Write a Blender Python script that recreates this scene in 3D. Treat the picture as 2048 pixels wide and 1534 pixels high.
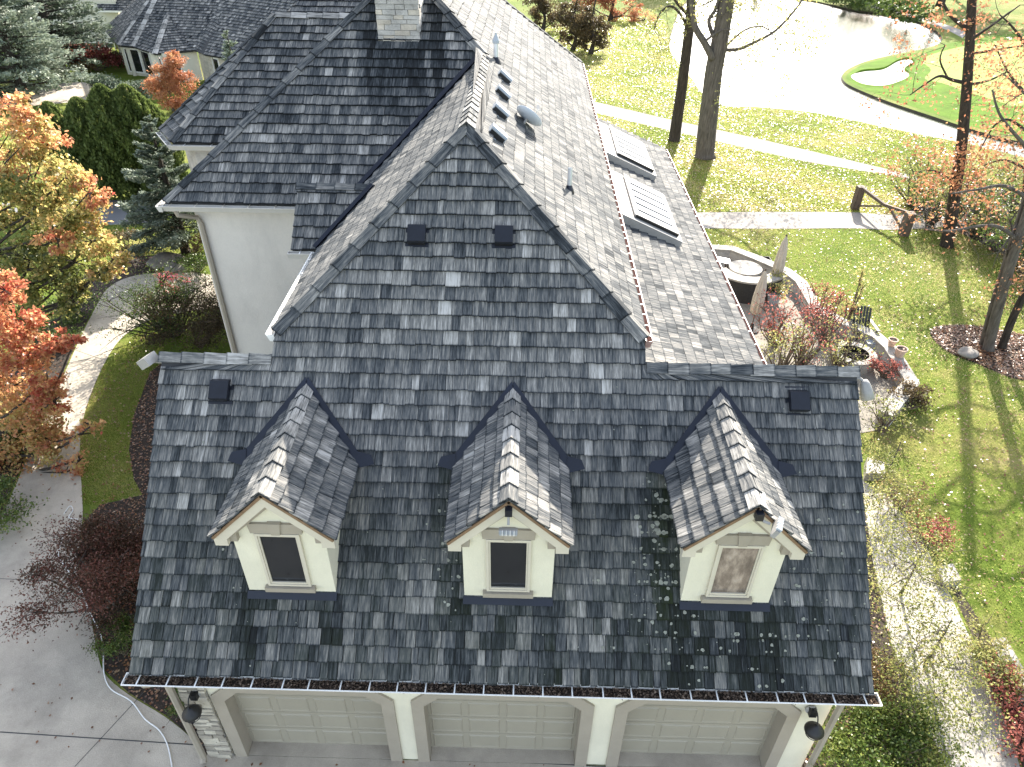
import bpy, math, random
import numpy as np
from mathutils import Vector, Matrix
from mathutils.geometry import tessellate_polygon

for o in list(bpy.data.objects):
    bpy.data.objects.remove(o)
scene = bpy.context.scene
COL = scene.collection
rng = np.random.default_rng(7)
random.seed(7)

# ------------------------------------------------------------------ camera
FPX = 1432.0
CC = np.array([1024.0, 767.0])
def _n(v):
    return v / np.linalg.norm(v)
_D = _n(np.array([1000 - 1024, 2722 - 767.0, FPX]))
_Y = _n(np.array([1065 - 1024, -285 - 767.0, FPX]))
_Z = -_D
_Y = _n(_Y - _Z * (_Y @ _Z))
_X = np.cross(_Y, _Z)
RW = np.stack([_X, _Y, _Z])                 # world = RW @ camera (x right, y down, z forward)
CAM = np.array([0.0, -6.8, 14.0])
def ray(p):
    return RW @ np.array([p[0] - CC[0], p[1] - CC[1], FPX])
def PZ(p, z=0.0):
    d = ray(p); return CAM + d * ((z - CAM[2]) / d[2])
def PY(p, y):
    d = ray(p); return CAM + d * ((y - CAM[1]) / d[1])
def PF(p):                                   # on the garage roof slope z = y + 3.45
    d = ray(p); n = np.array([0, -1.0, 1.0]); return CAM + d * ((3.45 - n @ CAM) / (n @ d))
def depth(P):
    return float((RW.T @ (np.asarray(P) - CAM))[2])
def mpp(P):                                  # metres per photo pixel at P
    return depth(P) / FPX

cd = bpy.data.cameras.new('camera')
cam = bpy.data.objects.new('camera', cd)
COL.objects.link(cam)
cd.sensor_width = 36.0
cd.lens = FPX / 2048 * 36
cd.clip_start = 0.1
cd.clip_end = 2000
_r = RW @ np.array([1, 0, 0]); _u = RW @ np.array([0, -1, 0]); _b = RW @ np.array([0, 0, -1])
cam.matrix_world = Matrix(((_r[0], _u[0], _b[0], CAM[0]), (_r[1], _u[1], _b[1], CAM[1]), (_r[2], _u[2], _b[2], CAM[2]), (0, 0, 0, 1)))
scene.camera = cam

# ------------------------------------------------------------------ light
SUN_AZ, SUN_EL = math.radians(15.0), math.radians(29.5)      # azimuth measured from +Y towards +X
world = bpy.data.worlds.new('World')
scene.world = world
world.use_nodes = True
wn = world.node_tree
sky = wn.nodes.new('ShaderNodeTexSky')
sky.sky_type = 'NISHITA'
sky.sun_disc = False
sky.sun_elevation = SUN_EL
sky.sun_rotation = SUN_AZ
sky.air_density = 1.0
sky.dust_density = 1.5
bg = wn.nodes['Background']
bg.inputs['Strength'].default_value = 0.15
hsv = wn.nodes.new('ShaderNodeHueSaturation')
hsv.inputs['Saturation'].default_value = 0.6
wn.links.new(sky.outputs[0], hsv.inputs['Color'])
wn.links.new(hsv.outputs[0], bg.inputs['Color'])
sd = bpy.data.lights.new('sun', 'SUN')
sd.energy = 5.0
sd.angle = math.radians(0.55)
sd.color = (1.0, 0.93, 0.83)
sun = bpy.data.objects.new('sun', sd)
COL.objects.link(sun)
_s = Vector((math.sin(SUN_AZ) * math.cos(SUN_EL), math.cos(SUN_AZ) * math.cos(SUN_EL), math.sin(SUN_EL)))
sun.rotation_euler = _s.to_track_quat('Z', 'Y').to_euler()
sun.location = (20, 60, 40)
vs = scene.view_settings
vs.view_transform = 'Standard'
vs.look = 'None'
vs.gamma = 1.0
vs.exposure = 1.9
vs.use_curve_mapping = False

# ------------------------------------------------------------------ materials
def _node(nt, t, **kw):
    n = nt.nodes.new(t)
    for k, v in kw.items():
        setattr(n, k, v)
    return n
def _math(nt, op, a, b=None):
    n = nt.nodes.new('ShaderNodeMath'); n.operation = op
    for i, v in enumerate((a, b)):
        if v is None: continue
        if isinstance(v, (int, float)): n.inputs[i].default_value = v
        else: nt.links.new(v, n.inputs[i])
    return n.outputs[0]
def _ramp(nt, fac, stops):
    r = nt.nodes.new('ShaderNodeValToRGB')
    e = r.color_ramp.elements
    while len(e) < len(stops): e.new(0.5)
    for i, (p, c) in enumerate(stops):
        e[i].position = p; e[i].color = (*c, 1)
    nt.links.new(fac, r.inputs[0])
    return r.outputs[0]
def _noise(nt, vec, scale, detail=4, rough=0.6):
    n = nt.nodes.new('ShaderNodeTexNoise')
    n.inputs['Scale'].default_value = scale
    n.inputs['Detail'].default_value = detail
    n.inputs['Roughness'].default_value = rough
    if vec is not None: nt.links.new(vec, n.inputs['Vector'])
    return n.outputs[0]
def _map(nt, vec, scale):
    m = nt.nodes.new('ShaderNodeMapping')
    m.inputs['Scale'].default_value = scale
    nt.links.new(vec, m.inputs['Vector'])
    return m.outputs[0]
def _pos(nt):
    return nt.nodes.new('ShaderNodeNewGeometry').outputs['Position']
def newmat(name):
    m = bpy.data.materials.new(name); m.use_nodes = True
    nt = m.node_tree
    return m, nt, nt.nodes['Principled BSDF']

def plain(name, c, rough=0.6, var=0.12, scale=3.0, stretch=(1, 1, 1), bump=0.15, fine=60.0, metal=0.0, spec=0.4, dirt=None):
    """surface with two scales of colour variation and fine relief"""
    m, nt, b = newmat(name)
    p = _map(nt, _pos(nt), stretch)
    n1 = _noise(nt, p, scale, 5, 0.65)
    n2 = _noise(nt, p, fine, 3, 0.6)
    v = _math(nt, 'ADD', _math(nt, 'MULTIPLY', n1, 0.7), _math(nt, 'MULTIPLY', n2, 0.3))
    c = np.array(c)
    lo = tuple(np.clip(c * (1 - 2.2 * var), 0, 1)); hi = tuple(np.clip(c * (1 + 2.2 * var), 0, 1))
    col = _ramp(nt, v, [(0.25, lo), (0.5, tuple(c)), (0.75, hi)])
    if dirt:
        d = _noise(nt, _map(nt, _pos(nt), dirt[2]), dirt[1], 5, 0.7)
        f = _ramp(nt, d, [(0.5, (0, 0, 0)), (0.72, (dirt[3],) * 3)])
        mx = _node(nt, 'ShaderNodeMix', data_type='RGBA')
        nt.links.new(f, mx.inputs[0]); nt.links.new(col, mx.inputs[6]); mx.inputs[7].default_value = (*dirt[0], 1)
        col = mx.outputs[2]
    nt.links.new(col, b.inputs['Base Color'])
    b.inputs['Roughness'].default_value = rough
    b.inputs['Metallic'].default_value = metal
    b.inputs['Specular IOR Level'].default_value = spec
    if bump:
        bp = nt.nodes.new('ShaderNodeBump')
        bp.inputs['Strength'].default_value = bump
        bp.inputs['Distance'].default_value = 0.02
        nt.links.new(n2, bp.inputs['Height']); nt.links.new(bp.outputs[0], b.inputs['Normal'])
    return m

def tone_value(nt):
    a = _node(nt, 'ShaderNodeAttribute', attribute_name='tone', attribute_type='GEOMETRY')
    o = _node(nt, 'ShaderNodeAttribute', attribute_name='otone', attribute_type='OBJECT')
    return _math(nt, 'ADD', a.outputs['Fac'], o.outputs['Fac'])

def shingle_material():
    m, nt, b = newmat('weathered_cedar')
    tone = tone_value(nt)
    uv = _node(nt, 'ShaderNodeUVMap', uv_map='UVMap').outputs[0]
    sp = nt.nodes.new('ShaderNodeSeparateXYZ'); nt.links.new(uv, sp.inputs[0])
    def vec(su, sv, st):
        c = nt.nodes.new('ShaderNodeCombineXYZ')
        nt.links.new(_math(nt, 'MULTIPLY', sp.outputs[0], su), c.inputs[0])
        nt.links.new(_math(nt, 'MULTIPLY', sp.outputs[1], sv), c.inputs[1])
        nt.links.new(_math(nt, 'MULTIPLY', tone, st), c.inputs[2])
        return c.outputs[0]
    grain = _noise(nt, vec(110, 5.0, 531.0), 1.0, 3, 0.7)
    streak = _noise(nt, vec(26, 2.2, 917.0), 1.0, 3, 0.6)
    broad = _noise(nt, _pos(nt), 0.55, 4, 0.6)
    run = _noise(nt, _map(nt, _pos(nt), (4.5, 0.35, 0.35)), 1.0, 4, 0.6)
    v = _math(nt, 'ADD', tone, _math(nt, 'MULTIPLY', _math(nt, 'SUBTRACT', grain, 0.5), 0.85))
    v = _math(nt, 'ADD', v, _math(nt, 'MULTIPLY', _math(nt, 'SUBTRACT', streak, 0.5), 1.0))
    v = _math(nt, 'ADD', v, _math(nt, 'MULTIPLY', _math(nt, 'SUBTRACT', broad, 0.5), 0.35))
    v = _math(nt, 'ADD', v, _math(nt, 'MULTIPLY', _math(nt, 'SUBTRACT', run, 0.5), 0.30))
    # ragged dark butt edge of each shingle: blackened end grain plus painted-in course shadow
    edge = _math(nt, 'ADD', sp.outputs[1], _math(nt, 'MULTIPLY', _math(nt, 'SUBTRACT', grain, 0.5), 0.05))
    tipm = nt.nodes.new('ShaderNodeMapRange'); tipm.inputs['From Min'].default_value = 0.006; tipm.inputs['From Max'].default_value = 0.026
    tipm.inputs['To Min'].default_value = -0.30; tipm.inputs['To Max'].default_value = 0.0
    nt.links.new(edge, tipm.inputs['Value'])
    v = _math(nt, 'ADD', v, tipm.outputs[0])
    col = _ramp(nt, v, [(0.0, (.014, .015, .016)), (0.25, (.032, .036, .039)), (0.45, (.084, .089, .092)),
                        (0.65, (.172, .166, .153)), (0.82, (.30, .286, .26)), (1.0, (.46, .44, .405))])
    moss = _node(nt, 'ShaderNodeAttribute', attribute_name='moss', attribute_type='GEOMETRY')
    momo = _node(nt, 'ShaderNodeAttribute', attribute_name='omoss', attribute_type='OBJECT')
    mf = _math(nt, 'MULTIPLY', _math(nt, 'ADD', moss.outputs['Fac'], momo.outputs['Fac']), _math(nt, 'MULTIPLY', _noise(nt, _pos(nt), 7.0, 5, 0.7), 1.5))
    mf.node.use_clamp = True
    mx = _node(nt, 'ShaderNodeMix', data_type='RGBA')
    nt.links.new(mf, mx.inputs[0]); nt.links.new(col, mx.inputs[6]); mx.inputs[7].default_value = (.026, .034, .012, 1)
    nt.links.new(mx.outputs[2], b.inputs['Base Color'])
    b.inputs['Roughness'].default_value = 0.85
    b.inputs['Specular IOR Level'].default_value = 0.08
    bp = nt.nodes.new('ShaderNodeBump'); bp.inputs['Strength'].default_value = 0.55; bp.inputs['Distance'].default_value = 0.006
    nt.links.new(_math(nt, 'ADD', grain, streak), bp.inputs['Height']); nt.links.new(bp.outputs[0], b.inputs['Normal'])
    return m

def leafmat(name, stops, trans=0.45, rough=0.5, spec=0.3):
    m, nt, b = newmat(name)
    t = tone_value(nt)
    col = _ramp(nt, t, stops)
    nt.links.new(col, b.inputs['Base Color'])
    b.inputs['Roughness'].default_value = rough
    b.inputs['Specular IOR Level'].default_value = spec
    tr = nt.nodes.new('ShaderNodeBsdfTranslucent')
    nt.links.new(col, tr.inputs['Color'])
    mx = nt.nodes.new('ShaderNodeMixShader'); mx.inputs[0].default_value = trans
    out = nt.nodes['Material Output']
    nt.links.new(b.outputs[0], mx.inputs[1]); nt.links.new(tr.outputs[0], mx.inputs[2]); nt.links.new(mx.outputs[0], out.inputs['Surface'])
    return m

def bark(name, c, stretch=(9, 9, 1.2)):
    m, nt, b = newmat(name)
    p = _map(nt, _pos(nt), stretch)
    n = _noise(nt, p, 1.6, 6, 0.7)
    c = np.array(c)
    col = _ramp(nt, n, [(0.3, tuple(c * .4)), (0.5, tuple(c)), (0.72, tuple(c * 1.6))])
    nt.links.new(col, b.inputs['Base Color']); b.inputs['Roughness'].default_value = 0.85
    b.inputs['Specular IOR Level'].default_value = 0.2
    bp = nt.nodes.new('ShaderNodeBump'); bp.inputs['Strength'].default_value = 0.8; bp.inputs['Distance'].default_value = 0.03
    nt.links.new(n, bp.inputs['Height']); nt.links.new(bp.outputs[0], b.inputs['Normal'])
    return m

def water_material():
    m, nt, b = newmat('pond_water')
    b.inputs['Base Color'].default_value = (.03, .04, .02, 1)
    b.inputs['Roughness'].default_value = 0.2
    b.inputs['IOR'].default_value = 1.33
    b.inputs['Specular IOR Level'].default_value = 0.5
    n = _noise(nt, _map(nt, _pos(nt), (1, 2.2, 1)), 2.2, 4, 0.6)
    bp = nt.nodes.new('ShaderNodeBump'); bp.inputs['Strength'].default_value = 0.25; bp.inputs['Distance'].default_value = 0.06
    nt.links.new(n, bp.inputs['Height']); nt.links.new(bp.outputs[0], b.inputs['Normal'])
    return m

def glass_material():
    m, nt, b = newmat('window_glass')
    b.inputs['Base Color'].default_value = (.012, .013, .015, 1)
    b.inputs['Roughness'].default_value = 0.04
    b.inputs['IOR'].default_value = 1.52
    n = _noise(nt, _pos(nt), 1.2, 2, 0.5)
    bp = nt.nodes.new('ShaderNodeBump'); bp.inputs['Strength'].default_value = 0.06; bp.inputs['Distance'].default_value = 0.05
    nt.links.new(n, bp.inputs['Height']); nt.links.new(bp.outputs[0], b.inputs['Normal'])
    return m

def lawn_material():
    m, nt, b = newmat('lawn_turf')
    p = _pos(nt)
    n1 = _noise(nt, p, 0.16, 5, 0.65)
    n2 = _noise(nt, p, 1.3, 5, 0.7)
    n3 = _noise(nt, p, 14.0, 4, 0.7)
    v = _math(nt, 'ADD', _math(nt, 'MULTIPLY', n1, 0.55), _math(nt, 'ADD', _math(nt, 'MULTIPLY', n2, 0.25), _math(nt, 'MULTIPLY', n3, 0.2)))
    col = _ramp(nt, v, [(0.36, (.06, .10, .014)), (0.48, (.105, .145, .024)), (0.57, (.17, .17, .05)), (0.66, (.23, .195, .09))])
    nt.links.new(col, b.inputs['Base Color'])
    b.inputs['Roughness'].default_value = 0.9
    b.inputs['Specular IOR Level'].default_value = 0.05
    bp = nt.nodes.new('ShaderNodeBump'); bp.inputs['Strength'].default_value = 0.7; bp.inputs['Distance'].default_value = 0.05
    nt.links.new(_math(nt, 'ADD', n3, n2), bp.inputs['Height']); nt.links.new(bp.outputs[0], b.inputs['Normal'])
    return m

def curtain_glass():
    """pane with a crumpled tan blind right behind it"""
    m, nt, b = newmat('curtained_pane')
    n = _noise(nt, _map(nt, _pos(nt), (5.0, 1.0, 2.2)), 1.3, 5, .62)
    col = _ramp(nt, n, [(.3, (.05, .04, .032)), (.48, (.15, .12, .095)), (.62, (.30, .245, .195)), (.75, (.40, .35, .30))])
    nt.links.new(col, b.inputs['Base Color']); b.inputs['Roughness'].default_value = .06; b.inputs['IOR'].default_value = 1.52
    return m
M = dict(
    glass_curtain=curtain_glass(),
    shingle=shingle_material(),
    edge_wood=plain('cedar_edge', (.20, .125, .07), .8, .2, 6.0),
    deck=plain('roof_sheathing', (.05, .05, .05), .85),
    stucco=plain('cream_stucco', (.68, .64, .50), .85, .05, 1.2, bump=.25, fine=45, dirt=((.5, .47, .38), 1.4, (1, 1, .35), .35)),
    stucco_grey=plain('pale_stucco', (.58, .545, .49), .88, .06, 0.9, bump=.35, fine=30, dirt=((.43, .405, .37), .9, (1, 1, .3), .6)),
    trim=plain('taupe_trim', (.325, .285, .225), .7, .05, 2.0, bump=.15),
    fascia=plain('pale_fascia', (.55, .50, .40), .6, .05, 2.0, bump=.08),
    door=plain('garage_door_paint', (.315, .285, .22), .45, .04, 1.2, bump=.05, dirt=((.25, .225, .175), .9, (1, 1, .4), .35)),
    white=plain('white_enamel', (.78, .77, .73), .35, .04, 3.0, bump=.03),
    gutter_in=plain('gutter_trough', (.16, .16, .16), .6, .2),
    copper=plain('brown_gutter', (.30, .19, .165), .5, .15, 4.0),
    flash=plain('navy_flashing', (.007, .010, .020), .42, .2, 2.5, spec=.4, bump=.05),
    vent=plain('black_vent', (.008, .010, .016), .42, .2, 5.0, bump=.05),
    black=plain('black_iron', (.012, .012, .013), .45, .2, 8.0),
    grey=plain('grey_casting', (.30, .29, .275), .45, .1, 5.0, bump=.05),
    galv=plain('galvanised_pipe', (.62, .64, .66), .4, .08, 4.0, bump=.05, metal=.3),
    dish=plain('dish_enamel', (.34, .37, .40), .4, .06, 4.0, bump=.04),
    dish_white=plain('reflector_enamel', (.66, .72, .78), .4, .05, 4.0, bump=.03),
    gutter_paint=plain('gutter_paint', (.52, .50, .455), .4, .05, 3.0, bump=.03),
    glass=glass_material(),
    stone=plain('ledge_stone', (.46, .42, .34), .85, .22, 2.2, (1, 1, 2.2), .6, 25),
    stone_grey=plain('chimney_stone', (.40, .38, .35), .85, .22, 2.4, (1, 1, 1.6), .5, 25),
    mortar=plain('mortar', (.22, .21, .19), .95, .15),
    lawn=lawn_material(),
    concrete=plain('aggregate_concrete', (.41, .36, .29), .9, .17, .7, bump=.6, fine=55, dirt=((.17, .15, .12), .5, (1, 1, 1), .55)),
    path=plain('cart_path_asphalt', (.27, .25, .225), .9, .14, .5, bump=.3, fine=40, spec=.08),
    asphalt=plain('lane_asphalt', (.17, .17, .175), .85, .12, .6, bump=.3, fine=50),
    paver=plain('patio_paver', (.24, .22, .185), .85, .16, 1.6, bump=.3, fine=30, spec=.1),
    limestone=plain('limestone_cap', (.30, .28, .245), .8, .12, 1.8, bump=.4, fine=25),
    sand=plain('bunker_sand', (.72, .66, .54), .9, .05, 1.0, bump=.3, spec=.05),
    green=plain('putting_green', (.24, .29, .08), .9, .08, .5, bump=.1, spec=.04),
    rough_grass=plain('mown_bank', (.075, .14, .012), .9, .22, .8, bump=.7, fine=9, spec=.04),
    mulch=plain('bark_mulch', (.035, .025, .018), .95, .35, 5.0, bump=1.0, fine=22),
    water=water_material(),
    bankmud=plain('muddy_bank', (.06, .05, .03), .9, .3, 2.0),
    wood=plain('dark_timber', (.10, .075, .055), .8, .25, 2.0, (6, 6, 1), .3, 30),
    canvas=plain('beige_canvas', (.45, .40, .33), .85, .12, 5.0, (1, 1, .5), .3),
    terracotta=plain('pale_terracotta', (.52, .38, .29), .8, .12, 5.0),
    wicker=plain('dark_wicker', (.025, .024, .023), .7, .3, 20.0, bump=.6),
    hose=plain('white_hose', (.72, .71, .68), .4, .05, 5.0, bump=.0),
    boulder=plain('pale_boulder', (.22, .20, .175), .9, .2, 3.0, bump=.7, fine=18),
    siding=plain('cream_siding', (.60, .58, .48), .7, .05, 1.0, bump=.05),
    bark=bark('grey_bark', (.10, .088, .075)),
    bark_dark=bark('dark_bark', (.045, .037, .030)),
    twig=bark('twig_bark', (.13, .10, .075)),
    lichen=plain('pale_lichen', (.24, .245, .205), .95, .25, 20.0, bump=.5),
    debris=leafmat('gutter_litter', [(0, (.07, .05, .038)), (.5, (.17, .12, .085)), (.8, (.27, .19, .13)), (1, (.42, .33, .25))], .1, .8),
    litter=leafmat('fallen_leaf', [(0, (.07, .035, .02)), (.35, (.20, .075, .028)), (.65, (.28, .13, .05)), (.88, (.30, .2, .11)), (1, (.4, .32, .22))], .25, .33, .7),
    blade=leafmat('grass_blade', [(0, (.12, .17, .03)), (.45, (.29, .355, .075)), (.75, (.45, .44, .14)), (1, (.56, .48, .25))], .55, .6, .1),
    maple=leafmat('maple_leaf', [(0, (.07, .095, .03)), (.25, (.22, .24, .075)), (.46, (.52, .43, .16)), (.64, (.60, .34, .16)), (.82, (.58, .25, .14)), (1, (.46, .09, .06))], .62, .36, .5),
    orange_leaf=leafmat('orange_leaf', [(0, (.18, .075, .04)), (.4, (.38, .15, .08)), (.7, (.48, .23, .12)), (1, (.56, .34, .16))], .45),
    red_leaf=leafmat('red_leaf', [(0, (.035, .012, .012)), (.5, (.10, .025, .02)), (.8, (.26, .07, .055)), (1, (.42, .15, .12))], .45),
    purple_leaf=leafmat('laceleaf', [(0, (.05, .036, .02)), (.4, (.10, .055, .035)), (.75, (.17, .06, .045)), (1, (.28, .15, .12))], .35),
    spruce=leafmat('spruce_needle', [(0, (.03, .048, .026)), (.4, (.07, .098, .06)), (.75, (.16, .195, .14)), (1, (.28, .32, .25))], .25, .6),
    arbor=leafmat('arborvitae_spray', [(0, (.032, .05, .015)), (.5, (.09, .125, .034)), (.85, (.17, .21, .06)), (1, (.23, .21, .085))], .4, .6),
    olive=leafmat('olive_leaf', [(0, (.06, .075, .022)), (.4, (.16, .185, .05)), (.75, (.34, .34, .12)), (1, (.5, .42, .17))], .45, .45, .4),
    green_leaf=leafmat('green_leaf', [(0, (.032, .055, .014)), (.5, (.085, .135, .028)), (.8, (.19, .235, .055)), (1, (.36, .36, .11))], .4, .4, .4),
    brown_leaf=leafmat('brown_leaf', [(0, (.05, .038, .022)), (.5, (.13, .095, .045)), (.8, (.25, .17, .08)), (1, (.36, .25, .12))], .4),
    pink=leafmat('pink_flower', [(0, (.4, .05, .08)), (1, (.62, .16, .2))], .3),
)

# ------------------------------------------------------------------ mesh helpers
class MB:
    """collects polygons, then links them as ONE mesh object"""
    def __init__(s):
        s.v = []; s.f = []; s.uv = []; s.tone = []; s.moss = []
    def poly(s, pts, uv=None, tone=0.0, moss=0.0):
        i = len(s.v)
        s.v += [tuple(float(c) for c in p) for p in pts]
        s.f.append(tuple(range(i, i + len(pts))))
        s.uv.append(uv); s.tone.append(tone); s.moss.append(moss)
        return s
    def hexa(s, c, tone=0.0, moss=0.0, uvtop=None):
        """c: 8 corners, bottom 4 then top 4, both counter-clockwise seen from above"""
        for k, q in enumerate(((3, 2, 1, 0), (4, 5, 6, 7), (0, 1, 5, 4), (1, 2, 6, 5), (2, 3, 7, 6), (3, 0, 4, 7))):
            s.poly([c[j] for j in q], uvtop if k == 1 else None, tone, moss)
        return s
    def box(s, a, b, **k):
        x0, y0, z0 = a; x1, y1, z1 = b
        return s.hexa([(x0, y0, z0), (x1, y0, z0), (x1, y1, z0), (x0, y1, z0), (x0, y0, z1), (x1, y0, z1), (x1, y1, z1), (x0, y1, z1)], **k)
    def obox(s, c, ax, ay, az, **k):
        """oriented box: centre and three half-axis vectors"""
        c, ax, ay, az = (np.asarray(q, float) for q in (c, ax, ay, az))
        q = [c - ax - ay - az, c + ax - ay - az, c + ax + ay - az, c - ax + ay - az]
        return s.hexa(q + [p + 2 * az for p in q], **k)
    def bar(s, a, b, w, h, up=(0, 0, 1), **k):
        a, b = np.asarray(a, float), np.asarray(b, float)
        d = _n(b - a); side = np.cross(d, np.asarray(up, float))
        if np.linalg.norm(side) < 1e-5: side = np.cross(d, np.array([1.0, 0, 0]))
        side = _n(side); u = np.cross(side, d)
        return s.obox((a + b) / 2, (b - a) / 2, -side * w / 2, u * h / 2, **k) if False else s.obox((a + b) / 2, side * w / 2, (b - a) / 2, u * h / 2, **k)
    def extrude(s, prof, off, **k):
        """closed planar profile (3D points) swept by vector off, capped"""
        off = np.asarray(off, float); p = [np.asarray(q, float) for q in prof]; n = len(p)
        q = [a + off for a in p]
        s.poly(p[::-1], tone=k.get('tone', 0)); s.poly(q, tone=k.get('tone', 0))
        for i in range(n):
            j = (i + 1) % n
            s.poly([p[i], p[j], q[j], q[i]], tone=k.get('tone', 0))
        return s
    def tube(s, pts, rad, n=8, cap=True):
        pts = [np.asarray(p, float) for p in pts]
        if isinstance(rad, (int, float)): rad = [rad] * len(pts)
        rings = []
        prev = None
        for i, p in enumerate(pts):
            d = _n(pts[min(i + 1, len(pts) - 1)] - pts[max(i - 1, 0)])
            if prev is None:
                a = np.cross(d, np.array([0.31, 0.92, 0.23])); a = _n(a)
            else:
                a = _n(prev - d * (prev @ d))
            prev = a
            b = np.cross(d, a)
            base = len(s.v)
            for k in range(n):
                t = 2 * math.pi * k / n
                s.v.append(tuple(p + (a * math.cos(t) + b * math.sin(t)) * rad[i]))
            rings.append(base)
        for i in range(len(rings) - 1):
            for k in range(n):
                k2 = (k + 1) % n
                s.f.append((rings[i] + k, rings[i] + k2, rings[i + 1] + k2, rings[i + 1] + k))
                s.uv.append(None); s.tone.append(0); s.moss.append(0)
        if cap:
            s.f.append(tuple(rings[0] + k for k in range(n))[::-1]); s.f.append(tuple(rings[-1] + k for k in range(n)))
            s.uv += [None, None]; s.tone += [0, 0]; s.moss += [0, 0]
        return s
    def lathe(s, c, prof, n=24, axis=(0, 0, 1)):
        ax = _n(np.asarray(axis, float)); a = _n(np.cross(ax, np.array([0.3, 0.9, 0.1]))); b = np.cross(ax, a)
        c = np.asarray(c, float); rings = []
        for r, z in prof:
            base = len(s.v)
            for k in range(n):
                t = 2 * math.pi * k / n
                s.v.append(tuple(c + ax * z + (a * math.cos(t) + b * math.sin(t)) * max(r, 1e-4)))
            rings.append(base)
        for i in range(len(rings) - 1):
            for k in range(n):
                k2 = (k + 1) % n
                s.f.append((rings[i] + k, rings[i] + k2, rings[i + 1] + k2, rings[i + 1] + k)); s.uv.append(None); s.tone.append(0); s.moss.append(0)
        return s
    def mesh(s, name, mat):
        me = bpy.data.meshes.new(name)
        me.from_pydata(s.v, [], s.f)
        if any(u is not None for u in s.uv):
            ul = me.uv_layers.new(name='UVMap'); li = 0; buf = np.zeros(2 * len(me.loops))
            for f, u in zip(s.f, s.uv):
                if u is not None:
                    for j, q in enumerate(u):
                        buf[2 * (li + j)] = q[0]; buf[2 * (li + j) + 1] = q[1]
                li += len(f)
            ul.data.foreach_set('uv', buf)
        if any(s.tone):
            a = me.attributes.new('tone', 'FLOAT', 'FACE'); a.data.foreach_set('value', np.array(s.tone, float))
        if any(s.moss):
            a = me.attributes.new('moss', 'FLOAT', 'FACE'); a.data.foreach_set('value', np.array(s.moss, float))
        me.materials.append(M[mat] if isinstance(mat, str) else mat)
        me.update()
        return me
    def build(s, name, mat, parent=None, smooth=False, bevel=0.0):
        me = s.mesh(name, mat)
        if smooth: me.shade_smooth()
        o = link(name, me, parent)
        if bevel:
            bv = o.modifiers.new('edge', 'BEVEL'); bv.width = bevel; bv.segments = 2; bv.limit_method = 'ANGLE'
        return o

def link(name, me, parent=None):
    o = bpy.data.objects.new(name, me)
    COL.objects.link(o)
    if parent is not None: o.parent = parent
    return o
def tag(o, label=None, cat=None, group=None, kind=None):
    if label: o['label'] = label
    if cat: o['category'] = cat
    if group: o['group'] = group
    if kind: o['kind'] = kind
    return o
def thing(name, label, cat, loc=(0, 0, 0), group=None):
    o = bpy.data.objects.new(name, None); COL.objects.link(o); o.location = tuple(float(c) for c in loc)
    o.empty_display_size = 0.2
    return tag(o, label, cat, group)
def structure(o, label=None):
    o['kind'] = 'structure'
    if label: o['label'] = label
    return o
def sheet(name, pts, z, mat, label=None, holes=()):
    """flat ground sheet from an outline in plan"""
    loops = [[Vector((p[0], p[1], 0)) for p in pts]] + [[Vector((p[0], p[1], 0)) for p in h] for h in holes]
    flat = [p for l in loops for p in l]
    tri = tessellate_polygon(loops)
    me = bpy.data.meshes.new(name)
    fs = []
    for t in tri:
        a, b, c = (flat[i] for i in t)
        cr = (b - a).cross(c - a).z
        if abs(cr) < 1e-9: continue
        fs.append(tuple(t) if cr > 0 else tuple(t)[::-1])
    me.from_pydata([(p.x, p.y, z) for p in flat], [], fs)
    me.materials.append(M[mat]); me.update()
    return structure(link(name, me), label)
def smooth_loop(pts, n=6, closed=True):
    """Catmull-Rom through plan or 3D points"""
    P = [np.asarray(p, float) for p in pts]; N = len(P); out = []
    for i in range(N if closed else N - 1):
        if closed: a, b, c, d = P[(i - 1) % N], P[i], P[(i + 1) % N], P[(i + 2) % N]
        else: a, b, c, d = P[max(i - 1, 0)], P[i], P[i + 1], P[min(i + 2, N - 1)]
        for k in range(n):
            t = k / n
            out.append(0.5 * ((2 * b) + (c - a) * t + (2 * a - 5 * b + 4 * c - d) * t * t + (3 * b - a - 3 * c + d) * t ** 3))
    if not closed: out.append(P[-1])
    return out
def inside(P, poly):
    """numpy point-in-polygon in plan"""
    x, y = P[:, 0], P[:, 1]; r = np.zeros(len(P), bool); n = len(poly)
    for i in range(n):
        x0, y0 = poly[i][0], poly[i][1]; x1, y1 = poly[(i + 1) % n][0], poly[(i + 1) % n][1]
        if y0 == y1: continue
        c = ((y0 > y) != (y1 > y)) & (x < (x1 - x0) * (y - y0) / (y1 - y0) + x0)
        r ^= c
    return r
def np_mesh(name, V, k, mat, tone=None, parent=None):
    """V: (n, k, 3) separate k-gons"""
    n = len(V); me = bpy.data.meshes.new(name)
    me.vertices.add(n * k); me.vertices.foreach_set('co', np.ascontiguousarray(V, np.float32).ravel())
    me.loops.add(n * k); me.loops.foreach_set('vertex_index', np.arange(n * k, dtype=np.int32))
    me.polygons.add(n); me.polygons.foreach_set('loop_start', np.arange(0, n * k, k, dtype=np.int32))
    me.polygons.foreach_set('loop_total', np.full(n, k, np.int32))
    if tone is not None:
        a = me.attributes.new('tone', 'FLOAT', 'FACE'); a.data.foreach_set('value', np.clip(tone, 0.001, 1).astype(np.float32))
    me.materials.append(M[mat] if isinstance(mat, str) else mat)
    me.update(calc_edges=True)
    return link(name, me, parent)
def unit(v):
    return v / (np.linalg.norm(v, axis=-1, keepdims=True) + 1e-9)
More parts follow.
